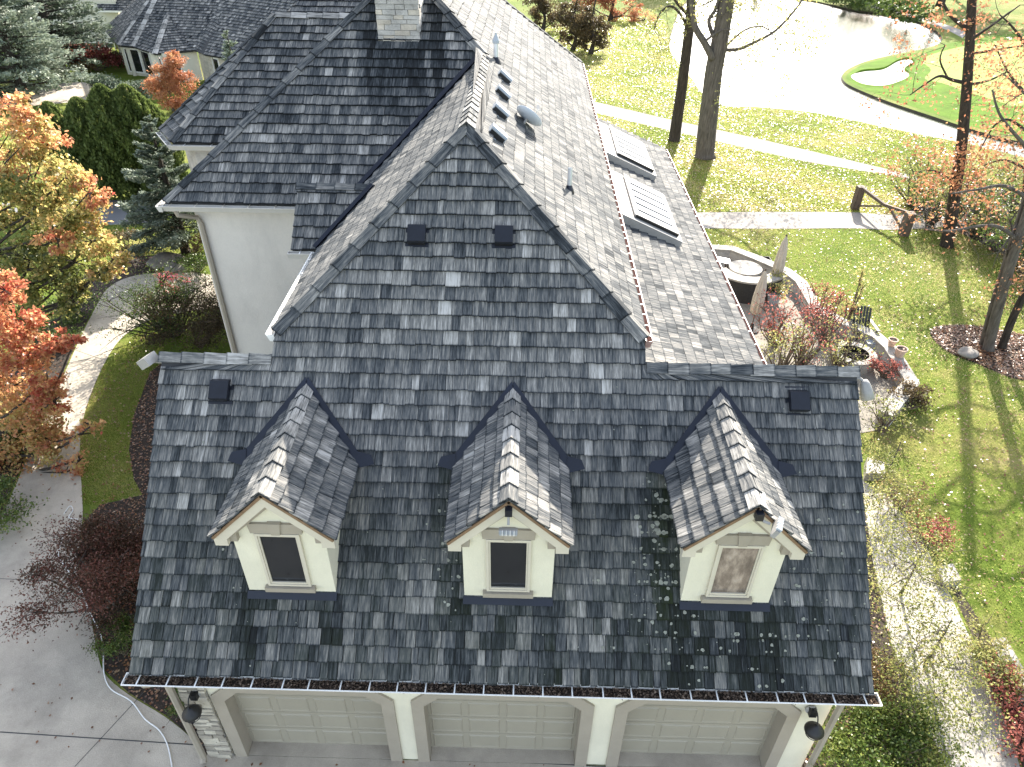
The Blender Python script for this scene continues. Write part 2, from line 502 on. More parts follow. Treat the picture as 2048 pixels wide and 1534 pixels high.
def leaf_quads(P, size, axis=None, aspect=0.6, spread=1.0, flat=0.0):
    """one folded rhombic leaf at each point"""
    n = len(P)
    a = rng.normal(size=(n, 3))
    if axis is not None: a = axis + a * spread * 0.45
    a = unit(a)
    r = rng.normal(size=(n, 3))
    r[:, 2] *= (1 - flat)
    b = unit(np.cross(a, r)); c = np.cross(a, b)
    s = (np.asarray(size) * rng.uniform(.65, 1.35, n))[:, None]
    return np.stack([P - a * s * .5, P + b * s * .5 * aspect + c * s * .08, P + a * s * .5, P - b * s * .5 * aspect + c * s * .08], 1)

# ------------------------------------------------------------------ shingled slopes
SH_CACHE = {}
SH_T, EXPO = 0.058, 0.266
def shingle_mesh(w, var):
    key = (round(w, 2), var)
    if key not in SH_CACHE:
        r = random.Random(hash(key) % 9999)
        b = MB(); L = EXPO * 1.22; j = r.uniform(-.006, .006)
        t0, t1 = SH_T, .004
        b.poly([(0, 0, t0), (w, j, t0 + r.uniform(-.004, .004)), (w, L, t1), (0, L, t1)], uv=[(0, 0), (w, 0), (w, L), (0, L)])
        b.poly([(0, 0, .024), (w, j, .024), (w, j, t0), (0, 0, t0)], uv=[(0, 0), (w, 0), (w, .02), (0, .02)], tone=-.32)  # butt face toned down for damp end grain and a painted course shadow
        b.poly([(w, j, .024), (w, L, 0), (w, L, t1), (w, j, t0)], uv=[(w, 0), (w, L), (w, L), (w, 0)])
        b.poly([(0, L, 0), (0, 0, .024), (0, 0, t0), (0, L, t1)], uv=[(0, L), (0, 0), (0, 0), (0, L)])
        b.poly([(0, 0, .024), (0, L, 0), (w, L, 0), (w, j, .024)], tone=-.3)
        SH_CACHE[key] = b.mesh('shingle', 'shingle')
    return SH_CACHE[key]
def slope(poly3, udir, parent, deckname, tonefn, single=0, seed=1, deck=True, deck_t=0.14, expo=EXPO, deckmat='deck'):
    """covers a planar roof face with courses of cedar shingles.
    poly3: outline, first point on the eave; udir: direction along the eave. The first `single` shingles are objects."""
    rs = random.Random(seed)
    P = [np.asarray(p, float) for p in poly3]; o = P[0]; u = _n(np.asarray(udir, float))
    n = None
    for i in range(2, len(P)):
        c = np.cross(P[1] - P[0], P[i] - P[0])
        if np.linalg.norm(c) > 1e-3: n = _n(c); break
    if n[2] < 0: n = -n
    v = np.cross(n, u)
    if v[2] < 0: v = -v; 
    if np.cross(u, v) @ n < 0: u = -u
    Q = [((p - o) @ u, (p - o) @ v) for p in P]
    vmin = min(q[1] for q in Q); vmax = max(q[1] for q in Q)
    def span(t):
        t = min(max(t, vmin + 1e-4), vmax - 1e-4); xs = []
        for i in range(len(Q)):
            (a, b), (c, d) = Q[i], Q[(i + 1) % len(Q)]
            if (b <= t < d) or (d <= t < b): xs.append(a + (c - a) * (t - b) / (d - b))
        return (min(xs), max(xs)) if len(xs) > 1 else (0, 0)
    dk = None
    if deck:
        b = MB(); top = [p - n * .006 for p in P]; bot = [p - n * deck_t for p in P]
        if np.cross(top[1] - top[0], top[2] - top[0]) @ n < 0: top = top[::-1]; bot = bot[::-1]
        b.poly(top); b.poly(bot[::-1])
        for i in range(len(top)):
            j = (i + 1) % len(top); b.poly([top[i], bot[i], bot[j], top[j]])
        dk = b.build(deckname, deckmat, parent)
    field = MB(); made = 0; v0 = vmin - 0.015
    row = 0
    while v0 < vmax - 0.03:
        v1 = min(v0 + expo * 1.22, vmax)
        a0, a1 = span(v0 + .02); b0, b1 = span(v1 - .01)
        lo, hi = min(a0, b0), max(a1, b1)
        x = lo - rs.uniform(0, .12)
        while x < hi - 0.01:
            w = rs.choice((.11, .13, .15, .16, .18, .19, .21, .24, .27))
            x0, x1 = x, x + w - 0.006
            x += w
            if x0 < lo + .0 and x1 > lo: x0 = lo
            if x1 > hi: x1 = hi
            if x1 - x0 < 0.02: continue
            mid = o + u * (x0 + x1) / 2 + v * (v0 + expo / 2)
            tone, moss = tonefn(mid, rs)
            dv = rs.uniform(-.012, .012); lift = rs.uniform(0, .006)
            def cl(t, vv, s0, s1):
                return min(max(t, s0), s1)
            p00, p10 = cl(x0, v0, a0, a1), cl(x1, v0, a0, a1)
            p01, p11 = cl(x0, v1, b0, b1), cl(x1, v1, b0, b1)
            if p10 - p00 < .008 and p11 - p01 < .008: continue
            regular = abs(p00 - p01) < 1e-3 and abs(p10 - p11) < 1e-3 and v1 - v0 > expo * 1.2
            if made < single and regular:
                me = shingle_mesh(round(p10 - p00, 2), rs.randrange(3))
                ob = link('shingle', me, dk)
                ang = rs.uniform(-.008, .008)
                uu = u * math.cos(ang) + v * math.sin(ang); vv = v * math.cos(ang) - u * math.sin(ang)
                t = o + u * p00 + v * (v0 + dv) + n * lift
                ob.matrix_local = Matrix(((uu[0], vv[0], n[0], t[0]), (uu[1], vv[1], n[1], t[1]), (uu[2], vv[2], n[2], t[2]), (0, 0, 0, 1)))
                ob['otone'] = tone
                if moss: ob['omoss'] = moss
                made += 1
                continue
            k = rs.uniform(-.006, .006)
            def pt(uu, vv, h): return o + u * uu + v * vv + n * h
            A, B = pt(p00, v0 + dv, SH_T + lift), pt(p10, v0 + dv + k, SH_T + lift)
            C, D = pt(p11, v1, .004), pt(p01, v1, .004)
            A0, B0, C0, D0 = pt(p00, v0 + dv, .024), pt(p10, v0 + dv + k, .024), pt(p11, v1, 0), pt(p01, v1, 0)
            L = v1 - v0
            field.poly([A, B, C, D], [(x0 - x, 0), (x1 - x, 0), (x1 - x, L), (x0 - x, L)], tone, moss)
            field.poly([A0, B0, B, A], [(0, 0), (x1 - x0, 0), (x1 - x0, .02), (0, .02)], tone * .25, moss)  # darker butt face: moist end grain with the course shadow painted in
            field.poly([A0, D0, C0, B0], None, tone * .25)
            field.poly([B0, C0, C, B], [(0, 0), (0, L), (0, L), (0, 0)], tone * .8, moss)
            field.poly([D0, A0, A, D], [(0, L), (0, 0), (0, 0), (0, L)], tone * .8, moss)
        v0 += expo; row += 1
    if field.f:
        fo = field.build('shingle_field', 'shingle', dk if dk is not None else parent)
        fo['kind'] = 'stuff'
    return dk
def caps(p0, p1, s1, s2, parent, tone, w=.14, expo=.36, seed=3, lift=.03):
    """run of folded ridge or hip caps from p0 (lower/outer end) to p1; s1, s2 down-slope unit directions square to the line"""
    rs = random.Random(seed)
    p0, p1 = np.asarray(p0, float), np.asarray(p1, float); L = np.linalg.norm(p1 - p0); d = (p1 - p0) / L
    s1 = _n(np.asarray(s1, float)); s2 = _n(np.asarray(s2, float)); up = _n(-(s1 + s2)); k = max(1, round(L / expo)); e = L / k
    for i in range(k):
        a = p0 + d * (i * e + rs.uniform(-.012, .012)); b = a + d * e * (1.15 if i < k - 1 else 1.0)
        ww = w * rs.uniform(.9, 1.1); ha, hb = lift + .055 + rs.uniform(0, .012), lift + .034
        t = min(.98, max(.05, tone + rs.gauss(0, .12)))
        m = MB()
        for s in (s1, s2):
            nn = _n(up - s * (up @ s))
            A, B = a + up * ha, b + up * hb
            C, D = b + s * ww + nn * (.058), a + s * ww + nn * (.078)
            A2, B2, C2, D2 = A - nn * .022, B - nn * .012, C - nn * .02, D - nn * .022
            m.poly([A, B, C, D], [(0, 0), (0, e), (ww, e), (ww, 0)], t)
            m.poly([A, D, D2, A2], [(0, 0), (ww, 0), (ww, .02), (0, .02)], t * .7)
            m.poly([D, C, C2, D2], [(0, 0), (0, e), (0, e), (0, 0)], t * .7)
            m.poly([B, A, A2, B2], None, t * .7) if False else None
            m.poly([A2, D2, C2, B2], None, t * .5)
        m.build('ridge_cap', 'shingle', parent)

# ================================================================== THE HOUSE
house = thing('house', 'large cream stucco house with grey cedar shingle roofs, three dormers and three garage doors', 'house')
K = 0.86
DORM = (-3.71, -0.14, 3.42)
def tone_front(p, r):
    x, y = p[0], p[1]
    t = .525 + .045 * min(1, max(-1, y - 2.2)) + r.gauss(0, .07)
    q = r.random()
    if q < .08: t += r.uniform(.10, .26)
    elif q < .17: t -= .12
    moss = 0.0
    for i, xc in enumerate(DORM):
        if y < .60:
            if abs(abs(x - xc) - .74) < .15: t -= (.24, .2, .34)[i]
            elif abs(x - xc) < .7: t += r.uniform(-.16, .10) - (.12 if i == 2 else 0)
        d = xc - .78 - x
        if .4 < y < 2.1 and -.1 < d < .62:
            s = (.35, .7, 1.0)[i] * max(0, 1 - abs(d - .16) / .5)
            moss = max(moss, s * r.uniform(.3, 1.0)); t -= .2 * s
    if x > 1.4 and y < .6: t -= .06
    moss = max(moss, r.uniform(0, .38) * min(1, max(0, (2.6 - y) / 2.2)))
    if y > 4: t += .02
    return max(.06, t), moss
def tone_face1(p, r):
    x, y = p[0], p[1]
    t = .525 + r.gauss(0, .075)
    q = r.random()
    if q < .10: t += r.uniform(.08, .22)
    elif q < .2: t -= .14
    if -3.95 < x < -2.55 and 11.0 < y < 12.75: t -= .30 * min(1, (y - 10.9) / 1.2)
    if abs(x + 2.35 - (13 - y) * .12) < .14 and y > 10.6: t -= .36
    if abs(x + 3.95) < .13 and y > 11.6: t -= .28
    return max(.05, t), 0.0
def tone_sunny(p, r):
    t = .54 + r.gauss(0, .06)
    if r.random() < .12: t -= .16
    return t, 0.0
def tone_dormer(p, r):
    t = .54 + r.gauss(0, .085)
    if r.random() < .12: t += .18
    return min(.95, t), 0.0

def zR(x): return 10.05 - K * (x + 1.1)
def zL(x): return 10.05 + K * (x + 1.1)
def z1(y): return 10.05 + K * (y - 12.4)
def zF(y): return y + 3.45

# --- front slope of the garage, running up into the hip end of the upper wing
EY, RY = -0.27, 3.47
yc = zR(2.15) - 3.45
front = [(-6.3, EY, zF(EY)), (5.8, EY, zF(EY)), (5.8, RY, zF(RY)), (2.15, RY + .002, zF(RY + .002)), (2.15, yc, zF(yc)), (-1.1, 6.6, 10.05), (-4.35, yc, zF(yc)), (-4.35, RY + .002, zF(RY + .002)), (-6.3, RY, zF(RY))]
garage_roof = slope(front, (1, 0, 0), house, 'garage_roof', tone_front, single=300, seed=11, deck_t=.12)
# back slope of the garage
slope([(5.8, 7.0, 3.42), (-6.3, 7.0, 3.42), (-6.3, RY, zF(RY) - .02), (5.8, RY, zF(RY) - .02)], (-1, 0, 0), house, 'garage_back_roof', tone_sunny, seed=12)
# --- upper wing and main block, right-hand slope in full sun
right = [(2.15, yc, zR(2.15)), (2.15, 25.0, zR(2.15)), (-3.2, 19.65, zR(-3.2)), (-3.2, 14.5, zR(-3.2)), (-1.1, 12.4, 10.05), (-1.1, 6.6, 10.05)]
east_roof = slope(right, (0, 1, 0), house, 'upper_roof', tone_sunny, seed=13)
slope([(-4.35, 9.15, zL(-4.35)), (-4.35, yc, zL(-4.35)), (-1.1, 6.6, 10.05), (-1.1, 12.4, 10.05)], (0, -1, 0), house, 'wing_roof', tone_sunny, seed=14)
# --- main block: face with the chimney, far hips
ye = 9.26
main_roof = slope([(-8.55, ye, z1(ye)), (-4.24, ye, z1(ye)), (-1.1, 12.4, 10.05), (-3.2, 14.5, z1(14.5))], (1, 0, 0), house, 'main_roof', tone_face1, seed=15)
zt = z1(14.5)
slope([(-8.55, 25.0, z1(ye)), (-8.55, ye, z1(ye)), (-3.2, 14.5, zt - .002), (-3.2, 19.65, zt - .002)], (0, -1, 0), house, 'main_side_roof', tone_face1, seed=16)
slope([(2.15, 25.0, zR(2.15)), (-8.55, 25.0, z1(ye)), (-3.2, 19.65, zt - .002)], (-1, 0, 0), house, 'main_back_roof', tone_sunny, seed=17)
# --- bay at the left end
A = np.array([-10.16, 13.6, 7.35]); B = np.array([-10.95, 14.72, 7.35]); T = np.array([-7.64, 16.95, 10.15]); E2 = np.array([-10.95, 19.2, 7.35]); A2 = np.array([-10.16, 20.3, 7.35])
bay_roof = slope([A, (-5.2, 13.6, 7.35), (-5.2, 16.95, 10.15), T], (1, 0, 0), house, 'bay_roof', tone_face1, seed=18)
slope([B, A, T], A - B, house, 'bay_facet_roof', tone_face1, seed=19)
slope([E2, B, T], B - E2, house, 'bay_facet_roof', tone_face1, seed=20)
slope([A2, E2, T], E2 - A2, house, 'bay_facet_roof', tone_sunny, seed=21)
slope([(-5.2, 20.3, 7.35), A2, T, (-5.2, 16.95, 10.15)], (-1, 0, 0), house, 'bay_roof', tone_sunny, seed=22)
# block behind the bay
slope([(-9.4, 19.6, 8.7), (-4.6, 19.6, 8.7), (-4.6, 23.6, 11.4), (-6.6, 23.6, 11.4)], (1, 0, 0), house, 'rear_roof', tone_sunny, seed=23)
slope([(-9.4, 27.6, 8.7), (-9.4, 19.6, 8.7), (-6.6, 23.6, 11.4)], (0, -1, 0), house, 'rear_roof', tone_face1, seed=24)
MB().box((-9.1, 20.0, 0), (-4.6, 27.0, 8.62)).build('rear_wall', 'stucco_grey', house)
# --- small cricket roof between wing and main wall
def zc(y): return 7.22 + K * (y - 7.13)
slope([(-4.97, 7.13, zc(7.13)), (-4.42, 7.13, zc(7.13)), (-3.29, 8.26, zc(8.26)), (-4.97, 8.26, zc(8.26))], (1, 0, 0), house, 'cricket_roof', tone_face1, seed=25)
slope([(-3.29, 9.4, zc(8.26) - .95), (-4.97, 9.4, zc(8.26) - .95), (-4.97, 8.26, zc(8.26) - .01), (-3.29, 8.26, zc(8.26) - .01)], (-1, 0, 0), house, 'cricket_roof', tone_sunny, seed=26)
# --- low lean-to roof with the skylights
SX0, SZ0, SX1, SZ1, SY0, SY1 = 2.05, 6.5, 5.19, 5.2, 4.2, 20.5
shed_roof = slope([(SX1, SY0, SZ1), (SX1, SY1, SZ1), (SX0, SY1, SZ0), (SX0, SY0, SZ0)], (0, 1, 0), house, 'lean_to_roof', tone_sunny, seed=27)

# --- caps on ridges and hips
sd45 = np.array([0, -1, -1.0]); sdb = np.array([0, 1, -1.0])
caps((-6.32, RY, zF(RY)), (-4.35, RY, zF(RY)), sd45, sdb, garage_roof, .72, seed=31)
caps((5.82, RY, zF(RY)), (2.17, RY, zF(RY)), sd45, sdb, garage_roof, .64, seed=32)
def hipcaps(p0, p1, na, nb, parent, tone, seed, w=.15, expo=.5):
    d = _n(np.asarray(p1, float) - np.asarray(p0, float)); na = _n(np.asarray(na, float)); nb = _n(np.asarray(nb, float))
    s1 = np.cross(d, na); s1 = -s1 if s1[2] > 0 else s1
    s2 = np.cross(d, nb); s2 = -s2 if s2[2] > 0 else s2
    caps(p0, p1, s1, s2, parent, tone, w=w, expo=expo, seed=seed)
nF, nR, nL, n1 = (0, -1, 1), (K, 0, 1), (-K, 0, 1), (0, -K, 1)
hipcaps((-4.35, yc, zF(yc)), (-1.1, 6.6, 10.05), nF, nL, garage_roof, .46, 33)
hipcaps((2.15, yc, zF(yc)), (-1.1, 6.6, 10.05), nF, nR, garage_roof, .46, 34)
caps((-1.1, 6.5, 10.05), (-1.1, 12.35, 10.05), (-1, 0, -K), (1, 0, -K), east_roof, .68, seed=35, expo=.34)
hipcaps((-1.1, 12.4, 10.05), (-3.2, 14.5, zt), n1, nR, main_roof, .48, 36)
hipcaps((-8.55, ye, z1(ye)), (-3.2, 14.5, zt), n1, nL, main_roof, .46, 37)
hipcaps((2.15, 25.0, zR(2.15)), (-3.2, 19.65, zt), nR, (0, K, 1), east_roof, .36, 38)
caps((-3.2, 14.5, zt), (-3.2, 19.65, zt), (-1, 0, -K), (1, 0, -K), main_roof, .6, seed=39)
hipcaps(A, T, (0, -.836, 1), np.cross(A - B, T - B), bay_roof, .40, 40, w=.13)
hipcaps(B, T, np.cross(A - B, T - B), np.cross(B - E2, T - E2), bay_roof, .36, 41, w=.13)
caps(T, (-5.2, 16.95, 10.15), (0, -1, -.836), (0, 1, -.836), bay_roof, .72, seed=42, expo=.5)
caps((-4.99, 8.26, zc(8.26)), (-3.29, 8.26, zc(8.26)), (0, -1, -K), (0, 1, -K), house, .52, seed=43, w=.11, expo=.42)

# --- valley metal where the chimney face meets the wing
m = MB()
a, b = np.array([-1.12, 12.38, 10.05]), np.array([-4.2, 9.30, zL(-4.2)])
nLv, n1v = _n(np.array(nL, float)), _n(np.array(n1, float))
for nn, sgn in ((nLv, 1), (n1v, 1)):
    s = np.cross(_n(a - b), nn); s = s if s[2] > 0 else -s
    m.poly([b + nn * .075, a + nn * .075, a + nn * .075 + s * .13, b + nn * .075 + s * .13])
m.build('valley_flashing', 'flash', house)
m = MB()
a, b = np.array([-3.29, 8.26, zc(8.26)]), np.array([-4.42, 7.13, zc(7.13)])
for nn in (nLv, n1v):
    s = np.cross(_n(a - b), nn); s = s if s[2] > 0 else -s
    m.poly([b + nn * .075, a + nn * .075, a + nn * .075 + s * .11, b + nn * .075 + s * .11])
m.build('valley_flashing', 'flash', house)

# --- walls
OPEN = (-3.72, -0.205, 3.38); HW = 1.385; TOPZ, CHZ, CH = 2.26, 1.98, .28
def opening(xc, hw, top, ch, y):
    return [(xc - hw, y, 0), (xc - hw, y, top - ch), (xc - hw + ch, y, top), (xc + hw - ch, y, top), (xc + hw, y, top - ch), (xc + hw, y, 0)]
WG = .05
edges = [-5.8] + [e for xc in OPEN for e in (xc - HW - WG, xc + HW + WG)] + [5.48]
m = MB()
for i in range(0, 8, 2):
    m.box((edges[i], 0.0, 0), (edges[i + 1], .30, TOPZ + WG))
m.box((-5.8, 0, TOPZ + WG), (5.48, .30, 3.30))
for xc in OPEN:                                      # cut corners of the openings
    for s in (-1, 1):
        q = [(xc + s * (HW + WG), 0, CHZ + .03), (xc + s * (HW + WG - CH + .03), 0, TOPZ + WG), (xc + s * (HW + WG), 0, TOPZ + WG)]
        m.extrude(q if s > 0 else q[::-1], (0, .3, 0))
m.build('garage_front_wall', 'stucco', house)
def gable(x0, x1, name):
    prof = [(x0, .3, 0), (x0, 6.7, 0), (x0, 6.7, 3.3), (x0, 3.47, 6.72), (x0, .3, 3.55)]
    return MB().extrude(prof, (x1 - x0, 0, 0)).build(name, 'stucco', house)
gable(-5.8, -5.55, 'garage_side_wall'); gable(5.23, 5.48, 'garage_side_wall')
MB().box((-5.55, 6.45, 0), (5.23, 6.7, 3.3)).build('garage_rear_wall', 'stucco', house)
MB().box((-5.55, .3, 2.75), (5.23, 6.45, 2.9)).build('garage_ceiling', 'stucco', house)
MB().box((-4.15, 4.0, 2.9), (1.95, 9.6, 7.1)).build('wing_wall', 'stucco_grey', house)
MB().box((-8.08, 9.62, 0), (1.95, 24.6, 7.2)).build('main_wall', 'stucco_grey', house)
MB().extrude([(-5.0, 14.0, 0), (-9.75, 14.0, 0), (-10.5, 15.0, 0), (-10.5, 18.9, 0), (-9.75, 19.9, 0), (-5.0, 19.9, 0)][::-1], (0, 0, 7.2)).build('bay_wall', 'stone_grey', house)
MB().box((1.95, 6.72, 0), (4.85, 20.1, 5.05)).build('lean_to_wall', 'stucco_grey', house)
MB().extrude([(1.96, 20.0, 5.05), (4.85, 20.0, 5.05), (1.96, 20.0, 6.2)], (0, .1, 0)).build('lean_to_gable', 'stucco_grey', house)
MB().box((-4.9, 7.5, 6.2), (-4.15, 9.62, 7.1)).build('cricket_wall', 'stucco_grey', house)
# soffits and fascias
MB().box((-6.2, -.22, 3.06), (5.7, -.18, 3.14)).build('fascia', 'fascia', house)
MB().box((-6.2, -.178, 3.02), (5.7, .0, 3.06)).build('soffit', 'fascia', house)
for x in (-6.26, 5.72):
    MB().extrude([(x, EY, zF(EY) - .04), (x, RY, zF(RY) - .04), (x, RY, zF(RY) - .26), (x, EY + .05, zF(EY) - .20)], (.04, 0, 0)).build('rake_board', 'fascia', house)
MB().box((-8.5, ye + .0, 7.13), (-4.3, ye + .04, 7.29)).build('fascia', 'fascia', house)
MB().box((-8.5, ye + .04, 7.10), (-4.3, 9.64, 7.135)).build('soffit', 'fascia', house)
MB().box((-8.5, ye + .3, 7.10), (-8.46, 24.9, 7.29)).build('fascia', 'fascia', house)
MB().extrude([(-10.1, 13.66, 7.14), (-10.86, 14.72, 7.14), (-10.5, 15.0, 7.14), (-9.75, 14.0, 7.14), (-8.2, 14.0, 7.14), (-8.2, 13.66, 7.14)], (0, 0, .05)).build('soffit', 'fascia', house)
MB().box((2.06, yc + .05, 7.0), (2.1, 24.9, 7.18)).build('fascia', 'copper', house)
MB().box((-4.3, yc + .05, 7.0), (-4.26, 9.1, 7.18)).build('fascia', 'fascia', house)
# wing side triangles below the hip corners (stucco returns)
for x0, x1 in ((-4.33, -4.15), (1.95, 2.13)):
    MB().extrude([(x0, RY - .02, 6.2), (x0, 4.2, 6.2), (x0, 4.2, 7.05), (x0, RY + .28, 7.03), (x0, RY - .02, 6.85)], (x1 - x0, 0, 0)).build('wing_return', 'stucco_grey', house)

# --- stone veneer beside the left garage door
def stones(x0, x1, z0, z1_, y, mat, parent, out=.05, hs=(.07, .10, .13), ws=(.14, .38), seed=5, axis='x', cap=999):
    r = random.Random(seed); z = z0; made = 0
    cache = {}
    while z < z1_ - .03:
        h = min(r.choice(hs), z1_ - z); x = x0 - r.uniform(0, .12)
        while x < x1 - .02:
            w = r.uniform(*ws); a, b_ = max(x, x0), min(x + w - .01, x1)
            x += w
            if b_ - a < .035: continue
            d = out * r.uniform(.5, 1.25); j = lambda: r.uniform(-.006, .006)
            c = []
            for zz in (z + .005, z + h - .005):
                c += [(a + j(), -d + j(), zz + j()), (b_ + j(), -d + j(), zz + j()), (b_, .02, zz), (a, .02, zz)]
            if axis == 'x': pts = [(p[0], y + p[1], p[2]) for p in c]
            else: pts = [(y - p[1], p[0], p[2]) for p in c]
            t = r.uniform(0, 1)
            mb = MB().hexa(pts)
            o = mb.build('stone', mat[0] if t < .6 else mat[1], parent)
            made += 1
        z += h
    return made
M['stone_b'] = plain('ledge_stone_dark', (.30, .27, .22), .85, .22, 2.2, (1, 1, 2.2), .6, 25)
M['stone_c'] = plain('chimney_stone_buff', (.47, .42, .35), .85, .2, 2.4, (1, 1, 1.6), .5, 25)
veneer = MB().box((-5.78, -.035, 0), (-5.37, -.002, 3.04)).build('stone_veneer', 'mortar', house)
stones(-5.83, -5.365, .01, 3.0, -.03, ('stone', 'stone_b'), veneer, seed=6)
# --- chimney
CX0, CX1, CY0, CY1 = -3.78, -2.70, 12.66, 13.75
chimney = MB().box((CX0 + .03, CY0 + .03, 9.9), (CX1 - .03, CY1, 13.3)).build('chimney', 'mortar', house)
stones(CX0 + .02, CX1 - .02, 10.22, 13.3, CY0 + .03, ('stone_grey', 'stone_c'), chimney, out=.04, hs=(.10, .12, .14), ws=(.2, .5), seed=8)
stones(CY0 + .0, CY1, 10.5, 13.3, CX1 - .03, ('stone_grey', 'stone_c'), chimney, out=.04, hs=(.10, .12, .14), ws=(.2, .5), seed=9, axis='y')
MB().box((CX0 - .05, CY0 - .06, 13.3), (CX1 + .05, CY1 + .05, 13.42)).build('chimney_cap', 'limestone', chimney)
MB().obox((-3.24, CY0 - .02, 10.22), (.56, 0, 0), (0, .035, .03), (0, -.02, .023)).build('chimney_flashing', 'black', chimney)

# --- garage doors with raised panels, and their surrounds
for i, xc in enumerate(OPEN):
    y = .22
    prof = opening(xc, HW + .06, TOPZ + .05, CH, y + .06)
    door = MB().box((xc - HW - .05, y + .06, .012), (xc + HW + .05, y + .10, TOPZ + .05)).build('garage_door', 'door', house)
    tag(door, ('pale panelled garage door beside the stone veneer', 'pale panelled garage door in the middle bay', 'pale panelled garage door beside the wall lantern on stucco')[i])
    rows, cols = 4, 4; ph, pw = TOPZ / rows, 2 * HW / cols
    for r in range(rows):
        sec = MB().box((xc - HW - .05, y + .028, .02 + r * ph), (xc + HW + .05, y + .06, .012 + (r + 1) * ph)).build('door_section', 'door', door)
        for c in range(cols):
            x0 = xc - HW + c * pw
            g = .055
            pan = MB()
            x0, x1, zz0, zz1 = x0 + g, x0 + pw - g, r * ph + .075, (r + 1) * ph - .055
            o1 = [(x0, y + .029, zz0), (x1, y + .029, zz0), (x1, y + .029, zz1), (x0, y + .029, zz1)]
            i1 = [(x0 + .02, y + .012, zz0 + .02), (x1 - .02, y + .012, zz0 + .02), (x1 - .02, y + .012, zz1 - .02), (x0 + .02, y + .012, zz1 - .02)]
            i2 = [(x0 + .035, y + .020, zz0 + .035), (x1 - .035, y + .020, zz0 + .035), (x1 - .035, y + .020, zz1 - .035), (x0 + .035, y + .020, zz1 - .035)]
            for P0, P1 in ((o1, i1), (i1, i2)):
                for k in range(4): pan.poly([P0[k], P0[(k + 1) % 4], P1[(k + 1) % 4], P1[k]])
            pan.poly(i2)
            pan.build('panel', 'door', door)
    # surround: two jambs, two cut corners, head
    tw = .22
    yo = -.045
    inn, outr = opening(xc, HW, TOPZ, CH, yo), opening(xc, HW + tw, TOPZ + tw, CH + .09, yo)
    names = ('jamb', 'jamb_corner', 'head', 'jamb_corner', 'jamb')
    for k in range(5):
        q = [inn[k], inn[k + 1], outr[k + 1], outr[k]]
        MB().extrude(q[::-1], (0, .32, 0)).build(names[k], 'trim', door, bevel=.008)
    MB().box((xc - HW + .005, -.012, .0), (xc + HW - .005, .29, .02)).build('threshold', 'concrete', door)

# --- gutters
def gutter(p0, p1, out, parent, mat, w=.17, h=.13, straps=0.6, debris=False, strapmat='white', seed=2, endcap=True, label=None):
    p0, p1 = np.asarray(p0, float), np.asarray(p1, float); out = _n(np.asarray(out, float)); L = np.linalg.norm(p1 - p0); d = (p1 - p0) / L
    up = np.array([0, 0, 1.0]); t = .012
    m = MB()
    def plate(a0, a1, b0, b1):
        m.extrude([p0 + out * a0[0] + up * a0[1], p0 + out * a1[0] + up * a1[1], p0 + out * b1[0] + up * b1[1], p0 + out * b0[0] + up * b0[1]], d * L)
    plate((0, 0), (t, 0), (0, -h), (t, -h))
    plate((t, -h), (w * .62, -h), (t, -h + t), (w * .62, -h + t))
    plate((w * .62, -h), (w * .62 + t, -h), (w * .82, -h * .45), (w * .82 + t, -h * .45))
    plate((w * .82, -h * .45), (w * .82 + t, -h * .45), (w, 0), (w + t, 0))
    plate((w - .004, -.002), (w + t + .004, -.002), (w - .004, .010), (w + t + .004, .010))
    if endcap:
        for s, dd in ((p0, -d), (p1, d)):
            q = [s + up * 0, s + out * w * 1.03, s + out * w * .64 - up * h, s - up * h]
            m.extrude(q, dd * .012)
    g = m.build('gutter', mat, parent)
    n = max(1, int(L / straps))
    for i in range(n):
        c = p0 + d * (L * (i + .5) / n + rng.uniform(-.03, .03))
        MB().bar(c - out * .06 + up * .012, c + out * (w + .005) + up * .010, .022, .006).build('gutter_strap', strapmat, g)
    if debris:
        N = int(L * 420)
        P = p0 + d * rng.uniform(.02, L - .02, N)[:, None] + out * rng.uniform(.02, w * .86, N)[:, None] + up * (-h * .36 + rng.normal(0, .016, N))[:, None]
        o = np_mesh('leaf_debris', leaf_quads(P, .045, flat=.3), 4, 'debris', rng.uniform(0, 1, N), g); o['kind'] = 'stuff'
        bed = MB(); bed.poly([p0 + out * .012 - up * h * .48, p0 + out * w * .8 - up * h * .48, p1 + out * w * .8 - up * h * .48, p1 + out * .012 - up * h * .48]); bed.build('leaf_bed', 'mulch', g)
    return g
gutter((-6.40, -.225, 3.10), (5.90, -.225, 3.10), (0, -1, 0), house, 'white', w=.22, h=.14, straps=.47, debris=True)
gutter((2.17, yc + .02, 7.20), (2.17, 25.0, 7.20), (1, 0, 0), house, 'copper', w=.12, straps=.36)
gutter((SX1 + .02, SY0, SZ1 - .03), (SX1 + .02, SY1, SZ1 - .03), (1, 0, 0), house, 'copper', w=.12, straps=.6)
gutter((-4.37, 7.05, 7.20), (-4.37, yc - .02, 7.20), (-1, 0, 0), house, 'white', w=.14, straps=.6)
gutter((-8.7, ye - .01, 7.30), (-4.97, ye - .01, 7.30), (0, -1, 0), house, 'gutter_paint', w=.15, straps=.55, strapmat='fascia')
gutter((-8.57, 13.4, 7.30), (-8.57, ye - .16, 7.30), (-1, 0, 0), house, 'gutter_paint', w=.14)
gutter((-5.02, 7.12, 7.19), (-4.5, 7.12, 7.19), (0, -1, 0), house, 'gutter_paint', w=.14, straps=.3)
gutter((-10.16, 13.58, 7.30), (-8.6, 13.58, 7.30), (0, -1, 0), house, 'gutter_paint', w=.13)
gutter(B + (-.01, -.01, -.05), A + (-.01, -.01, -.05), (-.82, -.58, 0), house, 'gutter_paint', w=.13)
